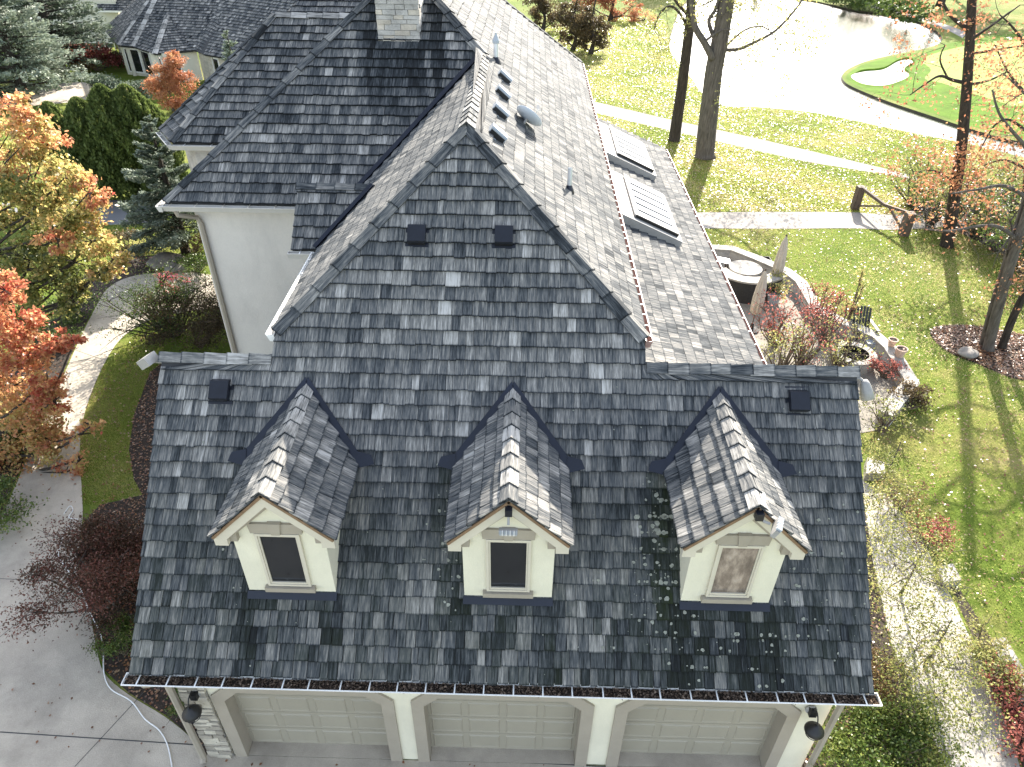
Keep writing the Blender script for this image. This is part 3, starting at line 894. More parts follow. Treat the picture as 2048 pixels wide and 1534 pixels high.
# downspouts
def spout(pts, parent, mat='fascia', r=.055):
    return MB().tube(pts, r, 6).build('downspout', mat, parent)
spout([(-6.15, -.33, 3.03), (-6.13, -.33, 2.93), (-5.93, -.14, 2.72), (-5.91, -.12, 2.6), (-5.91, -.12, 1.3), (-5.91, -.12, .12), (-5.90, -.20, .05)], house, 'trim', .062)
spout([(5.66, -.33, 3.03), (5.66, -.3, 2.93), (5.56, -.13, 2.72), (5.54, -.1, 2.6), (5.54, -.1, .05)], house, 'trim', .062)
spout([(-8.3, ye - .09, 7.18), (-8.28, ye - .08, 7.06), (-8.0, 9.52, 6.86), (-7.95, 9.55, 6.7), (-7.95, 9.55, 3.5), (-7.95, 9.55, .1)], house, 'trim', .06)

# --- box vents on the slopes
def vent_box(c, u, v, n, w, l, h, parent, name='roof_vent', mat='vent'):
    """hooded vent: base flange, body and sloping hood, open side facing down the slope"""
    c, u, v, n = (np.asarray(q, float) for q in (c, u, v, n))
    m = MB()
    m.obox(c + n * .02, u * (w / 2 + .05), v * (l / 2 + .06), n * .008)
    lo, hi = -l / 2, l / 2
    prof = [c + v * hi + n * .03, c + v * (hi - .05) + n * h, c + v * (lo + .02) + n * (h + .02), c + v * lo + n * (h - .01), c + v * lo + n * (h - .10), c + v * (lo + .06) + n * .03]
    prof = [p - u * w / 2 for p in prof]
    m.extrude(prof, u * w)
    o = m.build(name, mat, parent, bevel=.006)
    g = MB().obox(c + v * (lo + .025) + n * (h * .42), u * (w / 2 - .015), v * .03, n * h * .36).build('louvre', 'black', o)
    return o
r2 = math.sqrt(.5)
for p in ((835, 470), (1008, 472), (444, 780), (1594, 802)):
    vent_box(PF(p), (1, 0, 0), (0, r2, r2), (0, -r2, r2), .32, .38, .15, house)
ur = np.array([0, 1.0, 0]); vr = _n(np.array([-1, 0, K])); nr = _n(np.array([K, 0, 1]))
for y in (7.25, 8.8, 10.25, 11.75):
    x = -.62
    vent_box((x, y, zR(x)), vr, ur, nr, .36, .34, .17, house, mat='dish')
# vent pipes
def pipe(base, h, r, parent, cap=True):
    o = MB().lathe(base, [(r, -.1), (r, h)], 14).build('vent_pipe', 'galv', parent, smooth=True)
    if cap: MB().lathe(np.asarray(base) + (0, 0, h), [(r * 1.5, 0), (r * 1.5, .06), (r * .5, .2), (r * .5, .24), (0, .24)], 14).build('pipe_cap', 'dish', o)
    MB().lathe(base, [(r * 2.4, -.05), (r * 1.9, .05), (r * 1.05, .14)], 14).build('pipe_boot', 'flash', o)
    return o
pipe((-.82, 12.75, zR(-.82)), .46, .06, house)
pipe((.93, 7.95, zR(.93)), .5, .05, house, cap=False)

# --- skylights on the lean-to roof
vs_ = _n(np.array([SX0 - SX1, 0, SZ0 - SZ1])); ns_ = _n(np.array([SZ0 - SZ1, 0, SX1 - SX0]))
def zS(x): return SZ1 + (SX1 - x) * (SZ0 - SZ1) / (SX1 - SX0)
for y0, y1 in ((10.9, 14.2), (15.8, 19.05)):
    xl, xh = 4.14, 2.45
    lo, hi = np.array([xl, 0, zS(xl)]), np.array([xh, 0, zS(xh)])
    Y = np.array([0, 1.0, 0])
    c = [lo + Y * y0, lo + Y * y1, hi + Y * y1, hi + Y * y0]
    sk = MB().hexa([p - ns_ * .02 for p in c] + [c[0] + ns_ * .20, c[1] + ns_ * .20, c[2] + ns_ * .26, c[3] + ns_ * .26]).build('skylight', 'grey', house, bevel=.01)
    # raised cover with battens
    a, b_ = lo + vs_ * .12 + ns_ * .225, hi - vs_ * .40 + ns_ * .27
    cov = MB().hexa([a + Y * (y0 + .22) - ns_ * .03, a + Y * (y1 - .12) - ns_ * .03, b_ + Y * (y1 - .12) - ns_ * .03, b_ + Y * (y0 + .22) - ns_ * .03,
                     a + Y * (y0 + .22) + ns_ * .03, a + Y * (y1 - .12) + ns_ * .03, b_ + Y * (y1 - .12) + ns_ * .03, b_ + Y * (y0 + .22) + ns_ * .03]).build('skylight_cover', 'dish', sk)
    for k in range(5):
        yy = y0 + .22 + (y1 - y0 - .34) * (k + 1) / 6
        MB().bar(a + Y * yy + ns_ * .034 + vs_ * .08, b_ + Y * yy + ns_ * .034 - vs_ * .12, .034, .034, up=ns_).build('batten', 'vent', sk)
    MB().bar(a + Y * (y0 + .20) + ns_ * .03, b_ + Y * (y0 + .20) + ns_ * .03, .05, .08, up=ns_).build('rubber_seal', 'black', sk)
    MB().bar(b_ + Y * (y0 + .2) + ns_ * .035, b_ + Y * (y1 - .1) + ns_ * .035, .08, .05, up=ns_).build('hinge_bar', 'grey', sk)

# --- dormers
DW, RZ, EZ, YF, EH = .72, 6.60, 5.66, .46, .94
def dormer(xc, idx):
    lab = ('dormer with dark window pane next to the drive side of the garage', 'dormer with a floodlight under its gable peak and a dark pane', 'dormer with a tan blind in its window and a side-turned floodlight')[idx]
    wy = .66
    prof = [(xc - DW, wy, 3.95), (xc + DW, wy, 3.95), (xc + DW, wy, EZ + .16), (xc, wy, RZ - .12), (xc - DW, wy, EZ + .16)]
    d = MB().extrude(prof, (0, 2.2, 0)).build('dormer', 'stucco', house)
    d['label'] = lab
    for s in (-1, 1):
        pe = [(xc + s * EH, YF, EZ), (xc + s * EH, EZ - 3.45, EZ), (xc, RZ - 3.45, RZ), (xc, YF, RZ)]
        slope(pe, (0, 1, 0), d, 'dormer_roof', tone_dormer, single=60, seed=60 + idx * 2 + s, deck_t=.05, expo=.262, deckmat='edge_wood')
    # raking boards with level returns
    sl = (RZ - EZ) / EH
    for s in (-1, 1):
        q = [(xc, YF + .03, RZ - .05), (xc + s * (EH - .02), YF + .03, EZ - .03), (xc + s * (EH - .02), YF + .03, EZ - .20), (xc + s * (EH - .22), YF + .03, EZ - .20), (xc + s * (EH - .22), YF + .03, EZ - .06), (xc, YF + .03, RZ - .28)]
        MB().extrude(q if s < 0 else q[::-1], (0, .08, 0)).build('rake_board', 'fascia', d)
        q = [(xc, YF + .11, RZ - .2), (xc + s * (EH - .1), YF + .11, EZ - .1), (xc + s * (EH - .1), YF + .11, EZ - .19), (xc + s * (EH - .34), YF + .11, EZ - .19), (xc + s * (EH - .34), YF + .11, EZ - .02), (xc, YF + .11, RZ - .38)]
        MB().extrude(q if s < 0 else q[::-1], (0, .14, 0)).build('frieze_board', 'trim', d)
        MB().extrude([(xc + s * DW, wy, EZ - .02), (xc + s * (EH - .02), wy, EZ - .04), (xc + s * (EH - .02), wy, EZ - .09), (xc + s * DW, wy, EZ - .07)], (0, 1.6, 0)).build('eave_soffit', 'fascia', d)
    # window
    x0, x1, w0, w1 = xc - .35, xc + .35, 4.36, 5.60
    fr = MB()
    for (a, b_) in (((x0, wy - .05, w0), (x0 + .042, wy + .02, w1)), ((x1 - .042, wy - .05, w0), (x1, wy + .02, w1)),
                    ((x0 + .042, wy - .05, w1 - .042), (x1 - .042, wy + .02, w1)), ((x0 + .042, wy - .05, w0), (x1 - .042, wy + .02, w0 + .042))):
        fr.box(a, b_)
    f = fr.build('window_frame', 'fascia', d)
    sash = MB()
    for (a, b_) in (((x0 + .044, wy - .035, w0 + .044), (x0 + .07, wy + .015, w1 - .044)), ((x1 - .07, wy - .035, w0 + .044), (x1 - .044, wy + .015, w1 - .044)),
                    ((x0 + .07, wy - .035, w1 - .07), (x1 - .07, wy + .015, w1 - .044)), ((x0 + .07, wy - .035, w0 + .044), (x1 - .07, wy + .015, w0 + .08))):
        sash.box(a, b_)
    sash.build('sash', 'fascia', d)
    MB().poly([(x0 + .06, wy - .012, w0 + .06), (x1 - .06, wy - .012, w0 + .06), (x1 - .06, wy - .012, w1 - .06), (x0 + .06, wy - .012, w1 - .06)]).build('window_pane', 'glass_curtain' if idx == 2 else 'glass', d)
    MB().box((xc - .41, wy - .09, 4.25), (xc + .41, wy + .02, 4.345)).build('sill', 'trim', d, bevel=.006)
    q = [(xc - .40, wy - .045, 5.61), (xc + .40, wy - .045, 5.61), (xc + .42, wy - .045, 5.82), (xc - .42, wy - .045, 5.82)]
    MB().extrude(q, (0, .06, 0)).build('lintel', 'trim', d)
    q = [(xc - .065, wy - .07, 5.60), (xc + .065, wy - .07, 5.60), (xc + .105, wy - .07, 5.845), (xc - .105, wy - .07, 5.845)]
    MB().extrude(q, (0, .08, 0)).build('keystone', 'trim', d)
    # flashing: apron below the wall, strips up both valleys with level tails
    yb = wy - .012
    MB().obox((xc, yb - .035, zF(yb) + .02), (DW + .02, 0, 0), (0, .045, .045), (0, -.02, .02)).build('apron_flashing', 'flash', d)
    nf = np.array([0, -r2, r2])
    for s in (-1, 1):
        m = MB()
        a = np.array([xc + s * (EH + .01), EZ - 3.45 - .02, EZ - .02]); b_ = np.array([xc, RZ - 3.45 + .03, RZ + .03])
        dv = _n(b_ - a); side = np.cross(dv, nf); side = side if side[0] * s > 0 else -side
        lift = .066
        q = [a + nf * lift - side * .06, b_ + nf * lift - side * .02, b_ + nf * lift + side * .06 + dv * .05, a + nf * lift + side * .13]
        m.extrude(q if s > 0 else q[::-1], nf * .012)
        t0 = a + nf * (lift + .014)
        q = [t0 - np.array([s * .02, .06, .06]), t0 + np.array([s * .30, .0, .0]), t0 + np.array([s * .24, .11, .11]), t0 + np.array([0, .15, .15])]
        m.extrude(q if s < 0 else q[::-1], nf * .01)
        m.build('valley_flashing', 'flash', d)
    caps((xc, YF - .02, RZ), (xc, RZ - 3.45 - .05, RZ), (-1, 0, -sl), (1, 0, -sl), d, .70, seed=80 + idx, w=.125, expo=.335, lift=.02)
    return d
for i, xc in enumerate(DORM): dormer(xc, i)

# --- lichen growing on the front slope
lm = []
def lich(cx, cy, sx, sy, n, rmax):
    for _ in range(n):
        x, y = rng.normal(cx, sx), rng.normal(cy, sy)
        if y < -.2 or y > 3.4 or x < -6.25 or x > 5.75: continue
        if any(abs(x - q) < DW + .03 and y > .6 for q in DORM): continue
        r = .006 + rmax * rng.random() ** 2.0
        k = math.floor((y + .24) * 1.4142 / EXPO)
        if rng.random() < .45: y = -.24 + (k * EXPO + .02) / 1.4142
        f = ((y + .24) * 1.4142 / EXPO) % 1
        c = np.array([x, y, zF(y)]) + np.array([0, -r2, r2]) * (SH_T * (1 - f * .75) + .008)
        ang = np.arange(8) / 8 * 2 * math.pi
        rr = r * rng.uniform(.7, 1.25, 8)
        lm.append(c + np.outer(np.cos(ang) * rr, (1, 0, 0)) + np.outer(np.sin(ang) * rr, (0, r2, r2)))
lich(2.35, 1.45, .16, .45, 110, .045); lich(2.3, .9, .35, .3, 60, .03); lich(3.4, .2, .9, .2, 70, .03); lich(4.9, 1.0, .5, .8, 75, .024)
lich(-1.15, 1.2, .12, .4, 60, .028); lich(-4.6, 1.2, .12, .35, 30, .02); lich(0, 1.5, 4, 1.2, 130, .016)
lo = np_mesh('lichen', np.array(lm), 8, 'lichen', None, garage_roof); lo['kind'] = 'stuff'

# --- things mounted on the house
def lantern(x, z, label):
    t = thing('wall_lantern', label, 'lantern', (x, -.03, z), 'lanterns beside the garage doors')
    MB().lathe((0, .0, 0), [(0, 0), (.10, 0), (.10, .03), (.06, .05), (0, .05)], 16, axis=(0, -1, 0)).build('back_plate', 'grey', t)
    pts = smooth_loop([(0, -.04, .02), (0, -.10, .16), (0, -.22, .18), (0, -.30, .08), (0, -.30, .0)], 5, False)
    MB().tube(pts, .012, 8).build('arm', 'black', t, smooth=True)
    MB().box((-.06, -.13, -.05), (.06, -.02, .09)).build('junction_box', 'black', t, bevel=.008)
    MB().lathe((0, -.30, -.02), [(0, .04), (.03, .035), (.05, .01), (.13, -.06), (.165, -.12), (.165, -.135), (.12, -.13), (.0, -.1)], 20).build('shade', 'black', t, smooth=True)
    for k in range(4):
        a = k * math.pi / 2 + .5
        q = smooth_loop([(.13 * math.cos(a), -.30 + .13 * math.sin(a), -.13), (.12 * math.cos(a), -.30 + .12 * math.sin(a), -.25), (.03 * math.cos(a), -.30 + .03 * math.sin(a), -.33)], 4, False)
        MB().tube(q, .007, 6).build('cage_rib', 'black', t)
    MB().lathe((0, -.30, -.26), [(.118, 0), (.126, .006), (.118, .012), (.11, .006), (.118, 0)], 20).build('cage_ring', 'black', t)
    MB().lathe((0, -.30, -.15), [(0, -.13), (.035, -.11), (.045, -.06), (.03, 0)], 12).build('bulb', 'white', t, smooth=True)
lantern(-5.55, 2.22, 'black cage wall lantern on the stone veneer beside the garage door')
lantern(5.12, 2.22, 'black cage wall lantern on the cream stucco beside the garage door')

def flood(loc, d, label, s=1.0, heads=1, fins=True, mat='grey', rootz=0.0):
    """floodlight: mounting box, jointed arm and finned head aimed along d"""
    t = thing('floodlight', label, 'floodlight', loc, 'floodlights on the gables')
    d = _n(np.asarray(d, float))
    MB().box((-.05 * s, -.05 * s, -.05 * s), (.05 * s, .05 * s, .07 * s)).build('mount_box', 'vent', t, bevel=.006)
    e = d * .17 * s + np.array([0, 0, -.02 * s])
    MB().tube([(0, 0, 0), tuple(e * .5 + np.array([0, 0, -.03 * s])), tuple(e)], .02 * s, 8).build('arm', 'grey', t)
    side = _n(np.cross(d, np.array([0, 0, 1.0]))); up = np.cross(side, d)
    c = e + d * .09 * s
    head = MB().obox(c, side * .13 * s, d * .03 * s, up * .07 * s).build('lamp_head', mat, t, bevel=.01)
    MB().obox(c + d * .032 * s - up * .0, side * .115 * s, d * .004 * s, up * .058 * s).build('lens', 'white', t)
    if fins:
        for k in range(9):
            MB().obox(c + up * .085 * s + side * (k - 4) * .027 * s, side * .005 * s, d * .035 * s, up * .018 * s).build('fin', 'white' if k % 2 else 'dish', t)
    return t
flood((-.14, .42, 6.42), (0, -.5, -.9), 'small floodlight with white fins under the middle dormer peak', 1.05)
flood((3.44, .42, 6.46), (.85, -.35, -.35), 'small floodlight turned sideways under the peak of the dormer with the tan blind', 1.1)
t = thing('floodlight', 'pale square floodlight box at the end of the garage ridge above the lawn', 'floodlight', (-6.3, 3.5, 6.78), 'floodlights on the gables')
MB().tube([(.02, 0, -.02), (-.10, -.02, .0), (-.18, -.04, .02)], .03, 8).build('arm', 'grey', t)
MB().obox((-.26, -.06, .05), (.10, -.03, .07), (.04, .12, .0), (-.042, .015, .07)).build('lamp_head', 'grey', t, bevel=.012)
t = thing('floodlight', 'grey bullet floodlight at the end of the garage ridge above the patio', 'floodlight', (5.82, 3.45, 6.72), 'floodlights on the gables')
MB().tube([(-.04, 0, .04), (.06, -.02, .06), (.12, -.05, .02)], .03, 8).build('arm', 'grey', t)
MB().lathe((.13, -.06, .05), [(0, 0), (.05, 0), (.08, .06), (.105, .20), (.115, .34), (.10, .35), (.09, .32), (0, .30)], 18, axis=(.28, -.35, -.85)).build('lamp_head', 'grey', t, smooth=True)
# satellite dish
xd, yd = -.05, 9.6
t = thing('satellite_dish', 'pale blue-grey satellite dish on the sunny upper roof slope', 'satellite dish', (xd, yd, zR(xd)))
MB().tube([(0, 0, -.02), (.0, .0, .1), (.05, .04, .16)], .03, 8).build('mast', 'grey', t)
MB().lathe((.06, .05, .16), [(0, 0), (.12, .008), (.24, .035), (.33, .075), (.335, .083), (.32, .08), (.23, .045), (.12, .02), (0, .012)], 28, axis=(.53, .57, .62)).build('reflector', 'dish_white', t, smooth=True)
MB().tube([(.08, .05, .12), (.2, .25, .12), (.3, .36, .3)], .012, 6).build('feed_arm', 'grey', t)
MB().obox((.3, .37, .31), (.035, 0, 0), (0, .06, .03), (0, -.015, .03)).build('receiver', 'grey', t)
MB().obox((0, 0, .02), (.08, 0, -.07), (0, .08, 0), (.008, 0, .01)).build('foot_plate', 'grey', t)

# ================================================================== GROUND AND WATER
def G(*ps, z=0.0): return [PZ(p, z) for p in ps]
near = [(1338, 92), (1352, 120), (1380, 152), (1405, 186), (1440, 209), (1520, 214), (1640, 227), (1800, 261), (1935, 287), (2060, 318), (2200, 350)]
penin = [(2200, 322), (2080, 292), (2000, 274), (1940, 257), (1870, 234), (1780, 204), (1715, 178), (1690, 164), (1685, 150), (1700, 136), (1740, 120), (1800, 107), (1850, 97), (1882, 84)]
far = [(1878, 66), (1840, 44), (1780, 30), (1700, 18), (1630, 2), (1560, -6), (1470, -14), (1400, -14), (1365, 10), (1345, 55)]
pond = [p[:2] for p in smooth_loop(G(*(near + penin + far)), 5)]
sheet('ground', [(-500, -60), (500, -60), (500, 600), (-500, 600)], 0.0, 'lawn', 'leaf-strewn lawn around the house', holes=[pond])
# bank and water
cen = np.mean(pond, 0)
m = MB(); N = len(pond)
nrm = []
for i in range(N):
    t = _n(pond[(i + 1) % N] - pond[i - 1]); nrm.append(np.array([-t[1], t[0]]))
area = sum(pond[i][0] * pond[(i + 1) % N][1] - pond[(i + 1) % N][0] * pond[i][1] for i in range(N))
sg = 1 if area > 0 else -1
for i in range(N):
    j = (i + 1) % N
    a, b = pond[i], pond[j]; a2, b2 = a + sg * nrm[i] * .25, b + sg * nrm[j] * .25
    m.poly([(*a, 0), (*a2, -.5), (*b2, -.5), (*b, 0)])
structure(m.build('pond_bank', 'bankmud'), 'dark muddy bank round the pond')
xs = [p[0] for p in pond]; ysn = [p[1] for p in pond]
structure(MB().poly([(min(xs) - 1, min(ysn) - 1, -.16), (max(xs) + 1, min(ysn) - 1, -.16), (max(xs) + 1, max(ysn) + 1, -.16), (min(xs) - 1, max(ysn) + 1, -.16)]).build('pond_water', 'water'), 'glaring white pond surface beyond the lawn')
# peninsula: mown bank, putting green, sand bunker with a lip
pen_in = [q[:2] for q in smooth_loop(G((1692, 156), (1712, 136), (1750, 122), (1810, 110), (1870, 98), (1900, 86), (2000, 70), (2120, 66), (2300, 120), (2300, 330), (2120, 292), (2000, 268), (1940, 251), (1870, 228), (1780, 198), (1715, 172)), 4)]
sheet('mown_bank', pen_in, .004, 'rough_grass', 'bright green mown bank round the putting green')
green_pts = [q[:2] for q in smooth_loop(G((1845, 120), (1880, 104), (1960, 88), (2080, 84), (2200, 110), (2180, 190), (2060, 214), (1960, 192), (1890, 168), (1850, 158), (1862, 140)), 4)]
sheet('putting_green', green_pts, .010, 'green', 'sun-bleached putting green on the peninsula')
bunk = [q[:2] for q in smooth_loop(G((1702, 152), (1728, 143), (1766, 139), (1795, 123), (1818, 119), (1826, 127), (1808, 139), (1818, 151), (1796, 164), (1762, 172), (1722, 167)), 4)]
sheet('sand_bunker', bunk, .014, 'sand', 'white sand bunker on the peninsula')
m = MB(); N = len(bunk); bc = np.mean(bunk, 0)
for i in range(N):
    a, b = bunk[i], bunk[(i + 1) % N]; oa, ob_ = a + _n(a - bc) * .5, b + _n(b - bc) * .5
    ha, hb = (.16 if a[1] > bc[1] - .5 else .05), (.16 if b[1] > bc[1] - .5 else .05)
    m.poly([(*a, .013), (*b, .013), (*(b + _n(b - bc) * .06), hb), (*(a + _n(a - bc) * .06), ha)])
    m.poly([(*(a + _n(a - bc) * .06), ha), (*(b + _n(b - bc) * .06), hb), (*ob_, .006), (*oa, .006)])
structure(m.build('bunker_lip', 'rough_grass'), 'grassy lip round the sand bunker')

def ribbon(name, left, right, z, mat, label, thick=0.0):
    L = smooth_loop(left, 5, False); R_ = smooth_loop(right, 5, False)
    pts = [p[:2] for p in L] + [p[:2] for p in R_][::-1]
    o = sheet(name, pts, z, mat, label)
    return o, pts
_, path1 = ribbon('cart_path', G((1060, 180), (1190, 204), (1250, 218), (1340, 239), (1500, 274), (1650, 309), (1815, 349), (1960, 392), (2150, 440)),
                  G((1060, 200), (1190, 226), (1240, 238), (1400, 275), (1600, 321), (1700, 338), (1812, 358), (1950, 408), (2150, 462)), .012, 'path', 'cart path running along the pond lawn')
_, path2 = ribbon('side_path', G((1300, 424), (1385, 425), (1560, 424), (1700, 425), (1800, 430), (1900, 420)), G((1300, 456), (1400, 457), (1560, 458), (1700, 457), (1800, 460), (1930, 450)), .016, 'path', 'short paved path leading to the timber barrier')
ribbon('far_path', G((1740, 8), (1800, 22), (1850, 36), (1900, 52), (1935, 66)), G((1735, 14), (1795, 28), (1845, 43), (1893, 60), (1925, 76)), .012, 'path', 'grey path on the far shore of the pond')

drive_r = [(410, 1526), (385, 1480), (330, 1434), (255, 1388), (208, 1345), (192, 1290), (178, 1220), (158, 1165), (158, 1100), (165, 1040), (165, 1000), (160, 900), (165, 850), (178, 800), (205, 735), (240, 680), (290, 645), (360, 625), (440, 615)]
drive_l = [(450, 556), (400, 547), (330, 545), (260, 554), (215, 578), (190, 618), (160, 678), (125, 758), (95, 830), (62, 900), (28, 980), (-10, 1060), (-50, 1120), (-200, 1200)]
dr = [p[:2] for p in smooth_loop(G(*drive_r), 4, False)]; dl = [p[:2] for p in smooth_loop(G(*drive_l), 4, False)]
front_apron = [np.array(q) for q in ((-30, 3.0), (-30, -14), (6.6, -14), (6.6, -.02), (-5.9, -.02))]
drive_pts = dr + dl + front_apron
drv = sheet('driveway', drive_pts, .012, 'concrete', 'grey aggregate concrete driveway scattered with leaves')
for a, b, w in (((-40, 1462), (420, 1492), .022), ((150, 1534), (300, 1372), .014), ((-30, 1300), (150, 1150), .012), ((0, 1158), (150, 1165), .014), ((60, 1080), (160, 1062), .014), ((130, 860), (172, 858), .014), ((205, 720), (150, 700), .014), ((420, 1492), (1700, 1560), .02)):
    A_, B_ = PZ(a), PZ(b)
    MB().bar((A_[0], A_[1], .0142), (B_[0], B_[1], .0142), w, .001).build('joint', 'deck', drv)
bed1 = [np.array(q) for q in ((-5.8, .0), (-5.8, 6.7), (-4.3, 8.9), (-8.0, 9.6), (-8.0, 13.0))] + [p[:2] for p in G((330, 720), (300, 745), (268, 830), (258, 900), (268, 960), (285, 990), (200, 1010), (168, 1045), (160, 1100), (160, 1165), (181, 1220), (195, 1290), (211, 1343), (257, 1385), (332, 1431), (388, 1478), (412, 1520))]
sheet('mulch_bed', bed1, .008, 'mulch', 'dark leaf-littered mulch bed along the garage wall')
bed2 = [p[:2] for p in G((400, 546), (330, 544), (260, 553), (213, 577), (187, 617), (157, 677), (122, 757), (92, 829), (58, 900), (24, 978), (-14, 1058), (-54, 1118), (-200, 1160), (-120, 985), (-60, 820), (60, 690), (120, 610), (170, 548), (240, 512), (330, 512), (420, 520))]
sheet('mulch_bed', bed2, .008, 'mulch', 'dark mulch bed under the orange maples beside the drive')
sheet('lane', [p[:2] for p in G((-200, 404), (60, 403), (180, 402), (300, 398), (330, 405), (320, 444), (250, 450), (180, 451), (60, 446), (-200, 446))], .010, 'asphalt', 'asphalt lane behind the orange maple')
sheet('neighbour_drive', [p[:2] for p in G((-40, 200), (60, 182), (125, 166), (165, 164), (200, 172), (200, 195), (140, 205), (60, 212), (-40, 222))], .010, 'concrete', 'pale concrete drive in front of the neighbouring house')
walk_pts = [p[:2] for p in G((1722, 960), (1775, 990), (1850, 1090), (1900, 1190), (1960, 1320), (2010, 1440), (2060, 1600), (1930, 1640), (1890, 1534), (1840, 1420), (1783, 1290), (1745, 1120))]
sheet('walkway', walk_pts, .012, 'limestone', 'sun-bleached stone walkway beside the garage')
bed3 = [np.array((5.48, -1.5)), np.array((5.48, 6.6))] + [p[:2] for p in G((1720, 955), (1745, 1118), (1781, 1290), (1838, 1420), (1888, 1534), (1930, 1640))]
sheet('mulch_bed', bed3, .008, 'mulch', 'shrub bed between the garage wall and the stone walkway')
bed4 = [p[:2] for p in G((1778, 985), (1855, 1085), (1905, 1185), (1966, 1318), (2016, 1440), (2066, 1600), (2190, 1600), (2060, 1392), (1990, 1290), (1920, 1180), (1840, 1060), (1790, 970))]
sheet('mulch_bed', bed4, .009, 'mulch', 'red shrub bed between the walkway and the lawn')
litter_zone = [p[:2] for p in G((1800, 430), (1850, 440), (1900, 455), (1990, 500), (2060, 560), (2300, 700), (2300, 420), (2060, 380), (1900, 380))]
sheet('leaf_mould', litter_zone, .006, 'mulch', 'brown leaf mould under the roadside thicket')
tree_ring = [p[:2] for p in smooth_loop(G((1860, 660), (1920, 650), (2000, 660), (2100, 690), (2140, 760), (2040, 760), (1960, 730), (1890, 700)), 4)]
sheet('leaf_mould', tree_ring, .007, 'mulch', 'leaf mould ring round the leaning tree trunks')

# ---- patio
WZ = .5
wall_px = [(1385, 490), (1410, 489), (1466, 492), (1520, 512), (1580, 538), (1612, 562), (1642, 612), (1690, 638), (1760, 666), (1792, 694), (1816, 730), (1838, 765), (1812, 798), (1785, 832)]
wp = [PZ(p, WZ)[:2] for p in wall_px]
patio_pts = [np.array((4.85, 23.4))] + wp + [np.array((9.9, 10.0)), np.array((4.85, 8.5))]
sheet('patio', patio_pts, .016, 'paver', 'pale stone paved patio behind the garage')
pw = thing('patio_wall', 'low pale stone seat wall with flat cap round the patio', 'wall', (*wp[0], 0))
off = np.array([*wp[0], 0])
inn = []
for i in range(len(wp)):
    t = _n(wp[min(i + 1, len(wp) - 1)] - wp[max(i - 1, 0)]); inn.append(wp[i] + np.array([t[1], -t[0]]) * .40)
for i in range(len(wp) - 1):
    a, b, c, d = wp[i], wp[i + 1], inn[i + 1], inn[i]
    g = .004
    q = [np.array([*p, 0]) - off for p in (d, c, b, a)]
    MB().hexa([p for p in q] + [p + np.array([0, 0, WZ - .09]) for p in q]).build('wall_segment', 'stone_grey', pw)
    k = max(1, int(np.linalg.norm(b - a) / .8))
    for j in range(k):
        e0, e1 = j / k + .006, (j + 1) / k - .006
        w_ = lambda p, q_, e: p + (q_ - p) * e
        ob, ib = (w_(a, b, e0), w_(a, b, e1)), (w_(d, c, e0), w_(d, c, e1))
        dirv = _n(ob[0] - ib[0]) * .03
        q = [np.array([*p, WZ - .088]) - off for p in (ib[0] - dirv, ib[1] - dirv, ob[1] + dirv, ob[0] + dirv)]
        MB().hexa(q + [p + np.array([0, 0, .088 + rng.uniform(-.004, .004)]) for p in q]).build('cap_stone', 'limestone', pw, bevel=.008)
# curved bar
arc_px = [(1432, 538), (1446, 549), (1466, 557), (1491, 563), (1519, 565), (1543, 562), (1570, 551)]
arc = smooth_loop([PZ(p, 1.0)[:2] for p in arc_px], 4, False)
t = thing('curved_bar', 'dark curved outdoor bar counter with pale stone top on the patio', 'bar counter', (*arc[0], 0))
off = np.array([*arc[0], 0.0])
top, body = MB(), MB()
for i in range(len(arc) - 1):
    ta = _n(arc[min(i + 1, len(arc) - 1)] - arc[max(i - 1, 0)]); tb = _n(arc[min(i + 2, len(arc) - 1)] - arc[i])
    na, nb = np.array([-ta[1], ta[0]]), np.array([-tb[1], tb[0]])
    q = [np.array([*p, .0]) - off for p in (arc[i] + na * .05, arc[i + 1] + nb * .05, arc[i + 1] + nb * .36, arc[i] + na * .36)]
    body.hexa(q + [p + np.array([0, 0, .93]) for p in q])
    q = [np.array([*p, .932]) - off for p in (arc[i] - na * .06, arc[i + 1] - nb * .06, arc[i + 1] + nb * .46, arc[i] + na * .46)]
    top.hexa(q + [p + np.array([0, 0, .07]) for p in q])
body.build('bar_front', 'wicker', t); top.build('counter_top', 'limestone', t)  # bar front coloured near black to stand for its shadow side
# round table
c = PZ((1491, 536), .74)
t = thing('round_table', 'pale round stone table behind the curved patio bar', 'table', (c[0], c[1], .016))
MB().lathe((0, 0, .70), [(0, 0), (.62, 0), (.66, .02), (.66, .045), (.62, .055), (.2, .056), (0, .056)], 32).build('table_top', 'limestone', t)
MB().lathe((0, 0, 0), [(.32, 0), (.30, .05), (.12, .1), (.11, .6), (.25, .70)], 20).build('pedestal', 'wicker', t)
MB().lathe((0, 0, .756), [(.14, 0), (.15, .02), (.05, .035), (0, .035)], 20).build('lazy_susan', 'dish', t)
